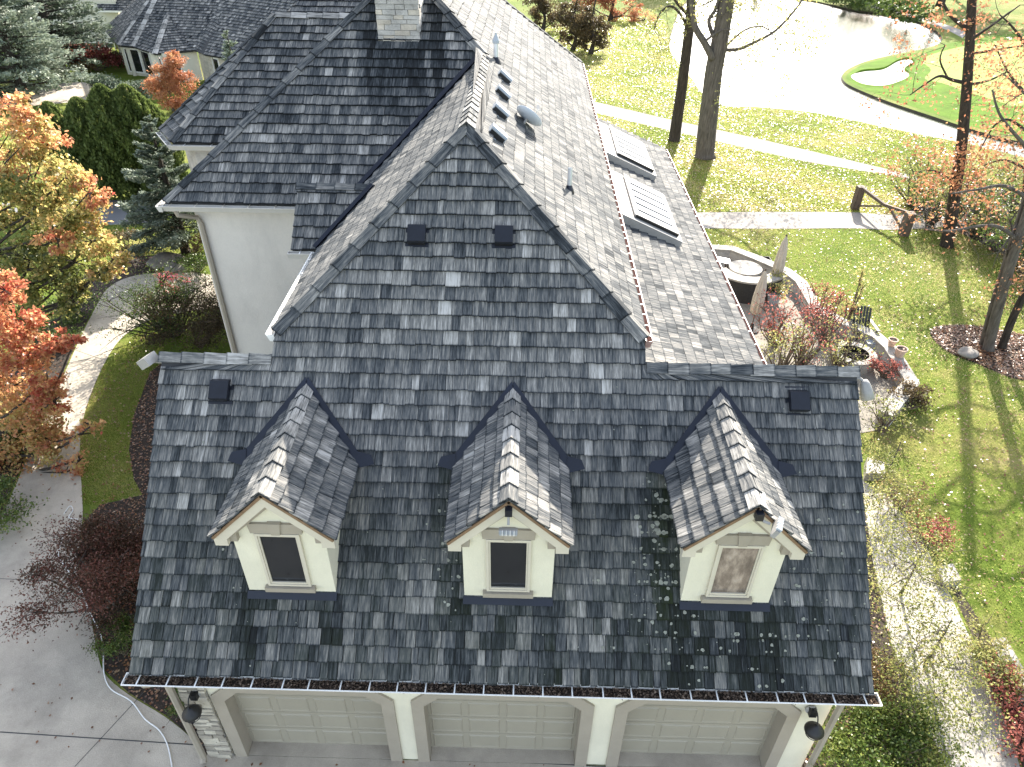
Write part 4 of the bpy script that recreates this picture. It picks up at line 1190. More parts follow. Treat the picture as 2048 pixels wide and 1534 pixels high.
# curved bench beside it
c = PZ((1432, 521), .5)
t = thing('curved_bench', 'white slatted curved bench beside the round patio table', 'bench', (c[0], c[1], .016))
for k in range(5):
    a = smooth_loop([(-.62, -.22 + k * .105, .44), (0, -.05 + k * .105, .46), (.62, -.22 + k * .105, .44)], 5, False)
    sl_ = MB()
    for i in range(len(a) - 1): sl_.bar(a[i], a[i + 1], .085, .03)
    sl_.build('seat_slat', 'white', t)
for sx in (-.5, .5):
    for sy in (-.15, .16): MB().box((sx - .03, sy - .03, 0), (sx + .03, sy + .03, .43)).build('leg', 'wood', t)
c = PZ((1525, 536), .02)
t = thing('planter_box', 'square dark planter box against the patio wall', 'planter', (c[0], c[1], .016))
for a, b in (((-.28, -.28, 0), (.28, -.24, .42)), ((-.28, .24, 0), (.28, .28, .42)), ((-.28, -.24, 0), (-.24, .24, .42)), ((.24, -.24, 0), (.28, .24, .42))): MB().box(a, b).build('side_board', 'wicker', t)
MB().box((-.24, -.24, .02), (.24, .24, .33)).build('soil', 'mulch', t)
def umbrella(px, h, label):
    c = PZ(px, .016)
    t = thing('patio_umbrella', label, 'umbrella', c, 'closed patio umbrellas')
    MB().lathe((0, 0, 0), [(0, 0), (.28, 0), (.28, .05), (.08, .10), (.05, .3), (0, .3)], 20).build('base', 'wicker', t)
    MB().tube([(0, 0, .1), (0, 0, h)], .022, 8).build('pole', 'wood', t)
    V = []; n = 32; prof = [(.06, .28), (.17, .33), (.19, .5), (.15, .72), (.09, .9), (.03, .985), (.01, 1.0)]
    m = MB(); rings = []
    for r, z in prof:
        b0 = len(m.v)
        for k in range(n):
            a = 2 * math.pi * k / n; rr = r * (1 + .28 * math.cos(8 * a + z * 1.2))
            m.v.append((rr * math.cos(a), rr * math.sin(a), z * h))
        rings.append(b0)
    for i in range(len(rings) - 1):
        for k in range(n):
            k2 = (k + 1) % n
            m.f.append((rings[i] + k, rings[i] + k2, rings[i + 1] + k2, rings[i + 1] + k)); m.uv.append(None); m.tone.append(0); m.moss.append(0)
    m.build('folded_canopy', 'canvas', t, smooth=True)
    MB().lathe((0, 0, h), [(.03, -.02), (.035, .03), (.02, .07), (0, .08)], 10).build('finial', 'wood', t)
umbrella((1543, 590), 2.55, 'tall closed beige patio umbrella standing at the end of the bar')
umbrella((1502, 660), 2.45, 'closed beige patio umbrella standing in front of the dark bar')
# fire pit
c = PZ((1709, 706), .42)
t = thing('fire_pit', 'round stone fire pit with dark bowl on the patio', 'fire pit', (c[0], c[1], .016))
for k in range(16):
    a0, a1 = 2 * math.pi * (k + .03) / 16, 2 * math.pi * (k + .97) / 16
    P = lambda r, a, z: (r * math.cos(a), r * math.sin(a), z)
    MB().hexa([P(.48, a0, 0), P(.72, a0, 0), P(.72, a1, 0), P(.48, a1, 0), P(.48, a0, .42), P(.74, a0, .42), P(.74, a1, .42), P(.48, a1, .42)][0:8]).build('ring_stone', 'limestone', t, bevel=.01)
MB().lathe((0, 0, 0), [(.47, .40), (.44, .18), (.2, .12), (0, .12)], 24).build('bowl', 'black', t)
for k in range(5):
    a = k * 1.3; MB().tube([(.3 * math.cos(a), .3 * math.sin(a), .17), (-.2 * math.cos(a), -.22 * math.sin(a), .3)], .045, 7).build('log', 'bark_dark', t)
# adirondack chair
c = PZ((1720, 676), .02)
t = thing('adirondack_chair', 'black slatted garden chair beside the fire pit', 'chair', (c[0], c[1], .016))
for k in range(6):
    x = -.25 + k * .1
    MB().bar((x, .18, .30), (x * 1.15, .50, 1.08 - abs(k - 2.5) * .04), .085, .022, up=(0, 1, .4)).build('back_slat', 'black', t)
for k in range(5): MB().bar((-.28, -.36 + k * .12, .40 - k * .025), (.28, -.36 + k * .12, .40 - k * .025), .10, .022).build('seat_slat', 'black', t)
for s in (-1, 1):
    MB().bar((s * .33, -.45, .58), (s * .33, .38, .58), .13, .025).build('armrest', 'black', t)
    MB().bar((s * .31, -.38, 0), (s * .31, -.38, .57), .08, .03).build('leg', 'black', t)
    MB().bar((s * .29, -.36, .34), (s * .29, .62, .04), .03, .10).build('leg', 'black', t)
MB().box((-.14, -.9, .0), (.14, -.62, .34)).build('footrest', 'dish', t)
# flower pots on the wall
for p, s, lab in (((1782, 692), .15, 'small terracotta pot standing on the patio wall cap'), ((1788, 708), .14, 'terracotta pot lying tipped on the patio wall cap'), ((1798, 713), .18, 'wide terracotta pot at the corner of the patio wall cap')):
    c = PZ(p, WZ)
    t = thing('flower_pot', lab, 'flower pot', (c[0], c[1], WZ + (.0 if 'tipped' not in lab else .12)), 'pots on the patio wall')
    ax = (0, 0, 1) if 'tipped' not in lab else (.8, -.5, .1)
    MB().lathe((0, 0, 0), [(0, 0), (s * .65, 0), (s * .95, s * 1.5), (s * 1.08, s * 1.5), (s * 1.1, s * 1.85), (s * .92, s * 1.85), (s * .85, s * 1.6)], 20, axis=ax).build('pot', 'terracotta', t)
    MB().lathe(np.array(ax) * 0, [(s * .86, s * 1.58), (0, s * 1.62)], 16, axis=ax).build('soil', 'mulch', t)
# timber barrier
g0, g1 = PZ((1709, 417)), PZ((1806, 470))
t = thing('timber_barrier', 'dark timber barrier gate across the end of the side path', 'barrier', g0)
d = g1 - g0
MB().box((-.17, -.17, 0), (.17, .17, 1.15)).build('post', 'wood', t, bevel=.01)
MB().bar((.16, .05, .05), (.12, .22, 1.1), .12, .12).build('back_post', 'wood', t)
MB().obox(d + (0, 0, .55), (.19, 0, 0), (0, .19, 0), (0, 0, .55)).build('post', 'wood', t, bevel=.01)
mid = d * .52 + np.array([0, 0, .86])
MB().bar((0, 0, 1.1), mid, .12, .14).build('rail', 'wood', t); MB().bar(mid, d + (0, 0, 1.05), .12, .14).build('rail', 'wood', t)
MB().bar((.05, 0, .15), mid + (-.1, .1, -.1), .08, .09).build('brace', 'wood', t)
MB().bar(d * .62 + (0, 0, .86), d + (0, 0, .12), .08, .09).build('brace', 'wood', t)
# loose stones and kerb blocks
def rock(px, r, label, group=None, flat=.6, mat='boulder', z=0.0):
    c = PZ(px, z)
    import bmesh
    bm = bmesh.new(); bmesh.ops.create_icosphere(bm, subdivisions=3, radius=1)
    ph = rng.uniform(0, 6, 6)
    for v in bm.verts:
        x, y, zz = v.co
        k = 1 + .16 * math.sin(2.1 * x + ph[0] + 2 * y) + .12 * math.sin(3.7 * y + ph[1] + 2.3 * zz) + .08 * math.sin(6 * zz + ph[2] + 4 * x)
        v.co = v.co * k; v.co.x *= r * 1.25; v.co.y *= r; v.co.z *= r * flat
    me = bpy.data.meshes.new('boulder'); bm.to_mesh(me); bm.free(); me.materials.append(M[mat]); me.shade_smooth()
    o = link('boulder', me); o.location = (c[0], c[1], z + r * flat * .55); o.rotation_euler.z = rng.uniform(0, 6)
    return tag(o, label, 'boulder', group)
rock((1934, 712), .27, 'single pale boulder beside the leaning tree trunks')
rock((330, 528), .55, 'large pale boulder in the mulch bed by the house corner', flat=.45)
rock((358, 540), .38, 'smaller pale boulder next to the large one in the mulch bed', flat=.45)
def block(pts, z0, z1_, label, mat='limestone'):
    q = G(*pts); cx = np.mean(q, 0)
    o = MB().hexa([(p[0] - cx[0], p[1] - cx[1], 0) for p in q] + [(p[0] - cx[0], p[1] - cx[1], z1_ - z0) for p in q]).build('kerb_block', mat, None, bevel=.015)
    o.location = (cx[0], cx[1], z0)
    return tag(o, label, 'kerb block', 'stone blocks edging the walkway')
block([(1726, 962), (1764, 962), (1762, 940), (1728, 930)], 0, .3, 'short stone block at the head of the walkway by the patio')
block([(1880, 1178), (1915, 1172), (1898, 1140), (1868, 1146)], 0, .25, 'short stone block half way along the walkway edge')
block([(2030, 1420), (2066, 1408), (2000, 1290), (1970, 1296)], 0, .3, 'long stone kerb block beside the red shrubs')
block([(2072, 1500), (2110, 1490), (2064, 1412), (2034, 1424)], 0, .3, 'second long stone kerb block at the end of the red shrubs')
# white hose
hp = [(128, 1028), (140, 1012), (146, 1020), (138, 1035), (156, 1040), (132, 1058), (122, 1090), (119, 1115), (160, 1175), (178, 1220), (200, 1265), (207, 1300), (208, 1345), (222, 1378), (262, 1402), (290, 1438), (318, 1460), (335, 1490), (345, 1540), (352, 1600)]
q = smooth_loop([PZ(p, .03) for p in hp], 5, False)
tag(MB().tube(q, .014, 6).build('hose', 'hose', None, smooth=True), 'thin white hose snaking over the driveway edge', 'hose')

# ================================================================== PLANTING
def blob_points(c, r, n, k=16, shell=.5, sig=.22):
    """leaf positions gathered in clumps spread through an ellipsoid"""
    c, r = np.asarray(c, float), np.asarray(r, float)
    d = unit(rng.normal(size=(k, 3))) * (rng.uniform(shell ** 2, 1, k) ** .5)[:, None]
    sub = c + d * r
    wts = rng.uniform(.5, 1.5, k); cnt = rng.multinomial(n, wts / wts.sum())
    P = []; ids = []
    for i in range(k):
        s = sig * r * rng.uniform(.7, 1.3)
        P.append(sub[i] + rng.normal(size=(cnt[i], 3)) * s * np.array([1, 1, .75])); ids.append(np.full(cnt[i], i))
    return np.concatenate(P), np.concatenate(ids), sub
def broadleaf(name, label, cat, base, trunk, r0, blobs, leaf, bark_m, n, size, group=None, dtone=.12, shell=.5, sig=.22, twigs=7, k=16, leafname='crown'):
    """trunk: list of points (relative to base) ; blobs: (centre, radii, weight, tone) in world space"""
    base = np.asarray(base, float)
    t = thing(name, label, cat, base, group)
    m = MB()
    T = smooth_loop(trunk, 4, False); L = len(T)
    m.tube(T, [r0 * (1.35 - .35 * min(1, i / 3)) * (1 - .75 * i / (L - 1)) for i in range(L)], 10)
    wsum = sum(b[2] for b in blobs); V = []; TN = []
    for (c, r, w, tone) in blobs:
        r = np.asarray(r if hasattr(r, '__len__') else (r, r, r * .8), float)
        P, ids, sub = blob_points(c, r, int(n * w / wsum), k, shell, sig)
        ct = rng.normal(0, dtone * .8, k)
        V.append(P - base); TN.append(tone + ct[ids] + rng.normal(0, dtone, len(P)))
        c = np.asarray(c, float) - base
        # limb from the nearest lower trunk point
        zz = [p[2] for p in T]; j = int(np.argmin([abs(z - (c[2] - .45 * np.linalg.norm(c[:2] - T[min(L - 1, L // 2)][:2]) - r[2] * .3)) for z in zz])); j = min(max(j, 1), L - 2)
        s = T[j]; mid = (s + c) / 2 + np.array([0, 0, -.08 * np.linalg.norm(c - s)]) + rng.normal(0, .06, 3) * np.linalg.norm(c - s)
        rl = max(.02, r0 * (1 - .75 * j / (L - 1)) * .5)
        limb = smooth_loop([s, mid, c], 4, False)
        m.tube(limb, [rl * (1 - .7 * i / (len(limb) - 1)) for i in range(len(limb))], 7)
        for q in sub[:twigs]:
            q = q - base; mm = (c + q) / 2 + rng.normal(0, .08, 3) * np.linalg.norm(q - c)
            m.tube([c, mm, q], [rl * .3, rl * .18, .006], 5, cap=False)
    m.build('trunk', bark_m, t, smooth=True)
    P = np.concatenate(V); o = np_mesh(leafname, leaf_quads(P, size, flat=.25), 4, leaf, np.concatenate(TN), t)
    return t
def px_blob(p, r, y, w=1.0, tone=.5, squash=.85):
    c = PY(p, y); s = mpp(c); return (c, (r * s, r * s * .9, r * s * squash), w * r * r, tone)
def spruce(base, H, R, n, label, size=.2, leaf='spruce', group=None, tone=.45, bare=.05, name='spruce_tree'):
    base = np.asarray(base, float)
    t = thing(name, label, 'tree', base, group)
    m = MB(); m.tube([(0, 0, 0), (0, 0, H * .5), (0, 0, H * .98)], [R * .06 + .05, R * .035 + .03, .01], 8)
    nb = int(max(60, H * 16)); P = []; AX = []; TN = []
    hs = np.sort(rng.uniform(bare, .985, nb)); per = n / nb
    for h in hs:
        L = R * (1 - h) ** .8 * rng.uniform(.68, 1.12) + .08
        az = rng.uniform(0, 2 * math.pi); el = rng.uniform(-.22, .12) + .5 * h
        d = np.array([math.cos(az) * math.cos(el), math.sin(az) * math.cos(el), math.sin(el)]); sd_ = np.array([-math.sin(az), math.cos(az), 0])
        s = np.array([0, 0, h * H])
        m.tube([s, s + d * L * .9], [max(.012, .02 * L), .005], 4, cap=False)
        k = max(6, int(per * L / (R * .55)))
        tt = rng.uniform(.12, 1.0, k) ** .75; side = rng.uniform(-1, 1, k) * .34 * L * (1.05 - tt) ** .7
        q = s + np.outer(tt * L, d) + np.outer(side, sd_) + np.outer(-.10 * L * (np.abs(side) / (L * .34 + 1e-6)), (0, 0, 1)) + rng.normal(0, .03 * L, (k, 3)) * (.5, .5, .9)
        ax = np.tile(d, (k, 1)) + np.outer(np.sign(side) * .6, sd_) + (0, 0, .1)
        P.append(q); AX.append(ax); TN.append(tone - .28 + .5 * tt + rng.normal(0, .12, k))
    m.build('trunk', 'bark_dark', t)
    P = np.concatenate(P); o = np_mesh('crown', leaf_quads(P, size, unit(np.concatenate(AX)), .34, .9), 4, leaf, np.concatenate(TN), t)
    return t
def arborvitae(base, H, R, n, label, group):
    base = np.asarray(base, float)
    t = thing('arborvitae', label, 'tree', base, group)
    MB().tube([(0, 0, 0), (0, 0, H * .9)], [.12, .02], 8).build('trunk', 'bark_dark', t)
    h = rng.uniform(0.02, 1, n) ** .9; az = rng.uniform(0, 2 * math.pi, n)
    rr = R * np.clip((1 - h) * 2.6, 0, 1) ** .55 * np.clip(.55 + h * 2.5, 0, 1)
    lump = 1 + .13 * np.sin(az * 3 + h * 9 + base[0]) + .10 * np.sin(az * 7 + h * 21) + .07 * np.sin(az * 13 - h * 33)
    rad = rr * lump * rng.uniform(.55, 1.05, n) ** .6
    P = np.stack([np.cos(az) * rad, np.sin(az) * rad, h * H], 1)
    ax = np.stack([np.cos(az) * .35, np.sin(az) * .35, np.ones(n)], 1)
    np_mesh('crown', leaf_quads(P, .17, ax, .5, .8), 4, 'arbor', .25 + .35 * (rad / (rr * 1.1 + 1e-6)) + rng.normal(0, .12, n) + .25 * np.sin(az * 7 + h * 21) * .4, t)
    return t
def shrub(name, label, base, rad, h, n, leaf, size, tone=.5, group=None, stems=9, bark_m='twig', dtone=.16, k=18, shell=.25, sig=.2, leafname='leaves', cat='shrub', aspect=.6):
    base = np.asarray(base, float)
    t = thing(name, label, cat, base, group)
    rx, ry = (rad, rad) if not hasattr(rad, '__len__') else rad
    c = np.array([0, 0, h * .58]); P, ids, sub = blob_points(c, (rx, ry, h * .42), max(n, k), k, shell, sig)
    P[:, 2] = np.maximum(P[:, 2], .03)
    m = MB()
    for i in range(stems):
        q = sub[i % k]; a = rng.uniform(0, 6.28); s = np.array([math.cos(a) * rx * .12, math.sin(a) * ry * .12, 0])
        mid = (s + q) / 2 + np.array([q[0] * .12, q[1] * .12, h * .05]) + rng.normal(0, .05 * rx, 3)
        rr = .012 + .012 * h
        m.tube([s, mid, q], [rr, rr * .6, .005], 5, cap=False)
        for _ in range(3):
            e = q + rng.normal(0, .28, 3) * (rx, ry, h * .35); e[2] = max(e[2], .05)
            m.tube([mid * .4 + q * .6, (mid * .2 + q * .5 + e * .3) + rng.normal(0, .03, 3), e], [rr * .45, rr * .3, .003], 4, cap=False)
    m.build('stems', bark_m, t)
    ct = rng.normal(0, dtone * .7, k)
    np_mesh(leafname, leaf_quads(P, size, flat=.2, aspect=aspect), 4, leaf, tone + ct[ids] + rng.normal(0, dtone, len(P)), t)
    return t
def grow(m, p, d, L, r, depth, tips, spread=.55, up=.12, nseg=3, n=7):
    pts = [p]; q = p; dd = d
    for i in range(nseg):
        dd = _n(dd + rng.normal(0, .14, 3) + np.array([0, 0, up * .25])); q = q + dd * L / nseg; pts.append(q)
    m.tube(pts, [r * (1 - .45 * i / nseg) for i in range(nseg + 1)], max(4, n), cap=False)
    if depth == 0: tips.append((q, dd)); return
    for k in range(2 if rng.random() < .6 else 3):
        j = rng.integers(1, nseg + 1) if k else nseg
        nd = _n(dd + rng.normal(0, spread, 3) + np.array([0, 0, up]))
        grow(m, pts[j], nd, L * rng.uniform(.6, .85), r * (.55 if k == 0 else .42), depth - 1, tips, spread, up, nseg, n - 1)
def limb_tree(name, label, base, runs, leafmat_, nleaf, size, barkm='bark', twigdepth=3, leaves=None, group=None, tone=.5, twl=1.5, dtone=.2, cl=.35):
    """tall tree given by explicit trunk and limb runs [(points, r0, r1)], with branching twigs along the thin ends"""
    base = np.asarray(base, float)
    t = thing(name, label, 'tree', base, group)
    m = MB(); tips = []
    for pts, r0, r1 in runs:
        T = smooth_loop([np.asarray(p, float) - base for p in pts], 5, False); L = len(T)
        m.tube(T, [(r0 + (r1 - r0) * i / (L - 1)) * (1.25 if i == 0 and T[0][2] < .3 else 1) for i in range(L)], 12)
        if r1 < .12:
            for i in range(L // 3, L):
                if rng.random() < .36 or i == L - 1:
                    d = _n(T[i] - T[i - 1] + rng.normal(0, .6, 3))
                    grow(m, T[i], d, twl * rng.uniform(.5, 1.1), max(.012, r1 * .6), twigdepth, tips, .6, .02, 3, 5)
    m.build('trunk', barkm, t, smooth=True)
    P = []
    if tips and nleaf:
        for i in rng.choice(len(tips), max(1, nleaf // 22)): P.append(tips[i][0] + rng.normal(0, cl * rng.uniform(.5, 1.3), (22, 3)))
        P = np.concatenate(P)
        np_mesh('crown', leaf_quads(P, size), 4, leafmat_, tone + rng.normal(0, dtone, len(P)), t)
    return t

# ---- maples on the left
b1 = PZ((58, 700)); y1_ = b1[1]
bl = [px_blob((35, 232), 48, y1_, 1, .62), px_blob((70, 262), 40, y1_ - .3, 1, .55), px_blob((20, 300), 60, y1_, 1, .55), px_blob((95, 290), 38, y1_ + .6, 1, .6), px_blob((60, 350), 75, y1_, 1, .33),
      px_blob((130, 355), 45, y1_ - .6, 1, .48), px_blob((120, 400), 70, y1_, 1, .40), px_blob((178, 385), 36, y1_ - .8, 1.2, .68), px_blob((40, 430), 80, y1_ + 1, 1, .28), px_blob((150, 430), 55, y1_ - .5, 1, .42),
      px_blob((110, 470), 75, y1_ + .5, 1, .28), px_blob((115, 478), 34, y1_ - 1.6, 1.2, .68), px_blob((185, 482), 45, y1_ - .4, 1, .38), px_blob((60, 520), 75, y1_, 1, .22), px_blob((150, 525), 60, y1_ - .4, 1, .3), px_blob((225, 520), 36, y1_ - .6, 1, .42), px_blob((205, 545), 30, y1_ - .9, 1, .38),
      px_blob((20, 560), 60, y1_, 1, .16), px_blob((110, 580), 60, y1_ - .3, 1, .2), px_blob((70, 620), 48, y1_, 1, .08), px_blob((150, 600), 28, y1_ - .6, 1, .2), px_blob((-30, 400), 70, y1_, 1, .4)]
tp = PY((62, 260), y1_)
broadleaf('maple_tree', 'large maple turning from green to yellow and orange beside the drive', 'tree', b1, [(0, 0, 0), (.05, 0, tp[2] * .4), (-.05, 0, tp[2] * .7), (0, 0, tp[2] * .98)], .17, bl, 'maple', 'bark_dark', 27000, .13, k=14, sig=.18, dtone=.10)
y2_ = 8.4; b2 = np.array([-16.6, y2_, 0])
bl = [px_blob((10, 580), 40, y2_, 1, .8), px_blob((25, 640), 48, y2_, 1, .77), px_blob((-10, 690), 60, y2_, 1, .72), px_blob((110, 685), 30, y2_ - .3, 1.2, .82), px_blob((150, 680), 20, y2_ - .3, 1.2, .85), px_blob((60, 705), 36, y2_, 1.2, .7), px_blob((30, 770), 62, y2_, 1, .68),
      px_blob((95, 760), 34, y2_ - .4, 1, .75), px_blob((110, 800), 36, y2_ - .5, 1, .72), px_blob((60, 830), 55, y2_ - .3, 1, .56), px_blob((20, 880), 70, y2_, 1, .58), px_blob((100, 880), 45, y2_ - .5, 1, .60), px_blob((165, 868), 24, y2_ - .8, .4, .62), px_blob((70, 950), 55, y2_ - .5, 1, .5),
      px_blob((20, 990), 55, y2_, 1, .36), px_blob((130, 945), 34, y2_ - .8, .5, .66), px_blob((120, 985), 34, y2_ - .9, .5, .62), px_blob((160, 920), 24, y2_ - .9, .3, .6), px_blob((30, 1050), 44, y2_ - .3, 1, .3), px_blob((80, 1060), 36, y2_ - .5, .8, .35), px_blob((10, 1100), 40, y2_ - .4, .8, .25), px_blob((110, 1010), 34, y2_ - .7, .8, .55), px_blob((185, 850), 20, y2_ - .9, .4, .6), px_blob((60, 1010), 34, y2_ - .6, .7, .3), px_blob((-40, 860), 80, y2_, .6, .6)]
tp = PY((-60, 640), y2_)
broadleaf('maple_tree', 'fiery orange and red maple leaning over the driveway', 'tree', b2, [(0, 0, 0), (.1, 0, 1.6), (.1, 0, 3.2), (.3, 0, 5.6)], .16, bl, 'maple', 'bark_dark', 30000, .105, k=13, sig=.2, dtone=.10)

# ---- conifers
for px, H, R, n, lab, tn in (((55, 205), 13.5, 4.8, 24000, 'big pale grey-green spruce beside the neighbouring drive', .78), ((128, 148), 15, 4.8, 20000, 'tall dark spruce standing behind the pale one by the cream house', .5), ((-60, 190), 14, 4.5, 9000, 'dark spruce farthest from the cream house along the neighbouring drive', .3)):
    spruce(PZ(px), H, R, n, lab, size=.30, tone=tn, group='spruces in front of the neighbouring houses')
bb = PZ((372, 505)); tz = PY((298, 232), bb[1])
spruce(bb, tz[2], 2.7, 34000, 'blue-green spruce close to the stucco house corner', size=.16, tone=.66, bare=.12)
tz = PY((452, 58), 33.0); sb = np.array([tz[0], 33.0, 0])
spruce(sb, tz[2], 1.5, 6500, 'slim blue spruce rising behind the bay roof', size=.24, tone=.7)
for px, r, lab in (((222, 186), 1.15, 'low rounded blue spruce by the neighbouring windows'), ((284, 202), 1.3, 'low rounded blue spruce beside the orange tree')):
    shrub('dwarf_spruce', lab, PZ(px), r, 1.5, 2600, 'spruce', .2, .55, group='dwarf blue spruces', aspect=.35)
for top, base, r, lab in (((92, 205), (130, 392), 1.0, 0), ((150, 196), (178, 394), 1.15, 1), ((197, 170), (214, 396), 1.25, 2), ((246, 170), (258, 392), 1.35, 3), ((285, 198), (292, 388), 1.1, 4)):
    bq = PZ(base); tz = PY(top, bq[1])
    arborvitae((tz[0], bq[1], 0), tz[2], r, 12000, ('shortest arborvitae at the maple end of the screen beyond the lane', 'arborvitae next to the shortest one in the screen beyond the lane', 'tall pointed arborvitae in the middle of the screen beyond the lane', 'broadest arborvitae of the screen beyond the lane', 'arborvitae of the screen standing behind the blue-green spruce')[lab], 'arborvitae screen')
bo = PZ((348, 222)); c_ = PY((342, 160), bo[1])
broadleaf('orange_tree', 'small salmon orange tree in front of the neighbouring house', 'tree', bo, [(0, 0, 0), (0, 0, 1.2), (0, 0, 3)], .09, [px_blob((342, 140), 34, bo[1], 1, .6), px_blob((320, 165), 28, bo[1], 1, .55), px_blob((362, 165), 26, bo[1], 1, .45), px_blob((340, 190), 30, bo[1], 1, .55), px_blob((345, 118), 20, bo[1], 1, .65)], 'orange_leaf', 'bark', 11000, .13, k=12)
shrub('japanese_maple', 'dark red mounded maple shrub by the neighbouring windows', PZ((198, 142)), (2.0, 1.6), 2.0, 4200, 'red_leaf', .17, .62, cat='shrub')
for px, lab in (((152, 130), 'yellow-green shrub left of the dark red maple shrub'), ((168, 148), 'low russet shrub below the dark red maple shrub'), ((236, 128), 'low green shrub against the neighbouring wall')):
    shrub('shrub', lab, PZ(px), 1.0, 1.0, 900, 'olive' if 'yellow' in lab else 'green_leaf' if 'green' in lab else 'brown_leaf', .16, .6)
# ---- planting by the left wall and the drive
shrub('hydrangea', 'hydrangea with dry brown flower heads beside the lane lawn', PZ((262, 510)), .9, 1.3, 900, 'brown_leaf', .10, .45)
shrub('low_evergreen', 'small dark green mound shrub at the stucco house corner', PZ((398, 545)), .8, .9, 2200, 'green_leaf', .07, .38)
shrub('russet_shrub', 'russet and green shrub under the blue-green spruce', PZ((388, 505)), 1.3, 1.3, 2600, 'brown_leaf', .08, .35)
shrub('bare_shrub', 'large half-bare twiggy shrub in front of the stucco wall', PZ((345, 668)), (2.4, 1.8), 2.5, 9000, 'green_leaf', .055, .40, stems=60, k=46, bark_m='bark_dark', sig=.16, shell=.15)
shrub('dark_shrub', 'dark dense shrub at the foot of the stucco wall', PZ((405, 690)), (1.9, 1.5), 2.2, 15000, 'brown_leaf', .06, .18, k=30)
shrub('azalea', 'low shrub with bright pink flowers by the stucco wall', PZ((372, 612)), (.75, .5), 1.35, 420, 'pink', .07, .6, k=9)
shrub('azalea', 'single pink flowered sprig beside the twiggy shrub', PZ((338, 610)), (.35, .3), 1.3, 130, 'pink', .07, .6, k=5)
shrub('laceleaf_maple', 'weeping dark red laceleaf maple beside the garage', PZ((222, 1205)), (1.35, 1.4), 2.0, 34000, 'purple_leaf', .05, .42, stems=30, k=44, sig=.17, bark_m='bark', dtone=.2)
shrub('boxwood', 'small dark green boxwood at the garage corner', PZ((255, 1305)), .5, .9, 3800, 'green_leaf', .04, .42)
shrub('boxwood', 'dark green boxwood tucked behind the front downspout', PZ((372, 1420)), .33, .7, 1600, 'green_leaf', .04, .42)
for px, lab in (((62, 905), 'low dark green shrub under the fiery maple'), ((8, 1040), 'green and yellow shrub at the driveway edge'), ((110, 690), 'low dark shrub at the foot of the large maple'), ((150, 640), 'spreading dark shrub beside the drive bend')):
    shrub('shrub', lab, PZ(px), (.95, .8), .9, 2600, 'green_leaf', .07, .35 if 'dark' in lab else .6)

# ---- right-hand side: trees along the cart path
def run(px, y, *r): return ([PY(p, y) for p in px], *r)
yA = PZ((1348, 281))[1]
limb_tree('bare_tree', 'tall dark trunked tree by the cart path, the slimmer of the pair', PZ((1348, 281)),
          [run([(1348, 283), (1354, 240), (1363, 180), (1372, 110), (1380, 40), (1384, -40), (1388, -160)], yA, .36, .22),
           run([(1377, 62), (1362, 30), (1340, 12), (1318, 30), (1308, 60)], yA, .09, .03), run([(1376, 30), (1350, 0), (1330, -40)], yA, .1, .05)],
          'olive', 1500, .13, 'bark_dark', twigdepth=3, tone=.7, twl=1.4, cl=.3)
yB = PZ((1409, 314))[1]
limb_tree('bare_tree', 'thick grey trunked tree forking above the cart path', PZ((1409, 314)),
          [run([(1409, 316), (1414, 260), (1421, 200), (1428, 140), (1438, 90), (1447, 40), (1455, -10), (1465, -150)], yB, .56, .36),
           run([(1427, 150), (1428, 110), (1432, 75), (1440, 30), (1444, -30)], yB + .5, .24, .16),
           run([(1426, 118), (1408, 84), (1392, 58), (1386, 30), (1378, -30)], yB - .3, .2, .13),
           run([(1432, 80), (1422, 60), (1418, 40), (1430, 20), (1440, -10)], yB, .12, .08),
           run([(1450, 100), (1478, 98), (1510, 84), (1550, 62), (1590, 20), (1610, -10)], yB, .10, .04), run([(1408, 84), (1440, 62), (1470, 58)], yB - .4, .08, .03), run([(1452, 92), (1490, 60), (1530, 55), (1560, 90)], yB + .8, .06, .02)],
          'olive', 4200, .14, 'bark', twigdepth=3, tone=.78, twl=1.7, cl=.35)
# dusky trees above the far lawn
for px, H, lab, tn in (((1085, 62), 9, 'dark olive tree behind the far roof hip', .3), ((1146, 100), 6.5, 'dark crooked tree with olive leaves on the far lawn', .3), ((1181, 108), 7, 'dark tree with olive leaves leaning over the far lawn', .35)):
    b = PZ(px); y = b[1]
    blobs = [px_blob((px[0] + dx, px[1] + dy), r, y + oy, 1, tn + rng.uniform(-.05, .1)) for dx, dy, r, oy in ((-8, -42, 22, 0), (18, -50, 24, .5), (0, -75, 26, 0), (-22, -62, 20, -.5), (26, -24, 18, 0), (-14, -22, 14, .5))]
    broadleaf('dusky_tree', lab, 'tree', b, [(0, 0, 0), (.2, 0, 1.2), (-.1, 0, 2.4), (.2, 0, H * .7)], .2, blobs, 'brown_leaf', 'bark_dark', 6500, .17, group='dark trees on the far lawn', k=12)
b = PZ((1220, 42)); 
broadleaf('orange_oak', 'orange leaved oak branch hanging over the far lawn', 'tree', b, [(0, 0, 0), (.2, 0, 2), (0, 0, 4.5)], .22, [px_blob((1205, 5), 24, b[1], 1, .4), px_blob((1232, 32), 16, b[1], 1, .35), px_blob((1170, 0), 22, b[1], 1, .35), px_blob((1265, 12), 22, b[1], .6, .5), px_blob((1290, 40), 26, b[1], .5, .6), px_blob((1200, -30), 34, b[1], 1, .4)], 'orange_leaf', 'bark_dark', 8000, .18, k=10)
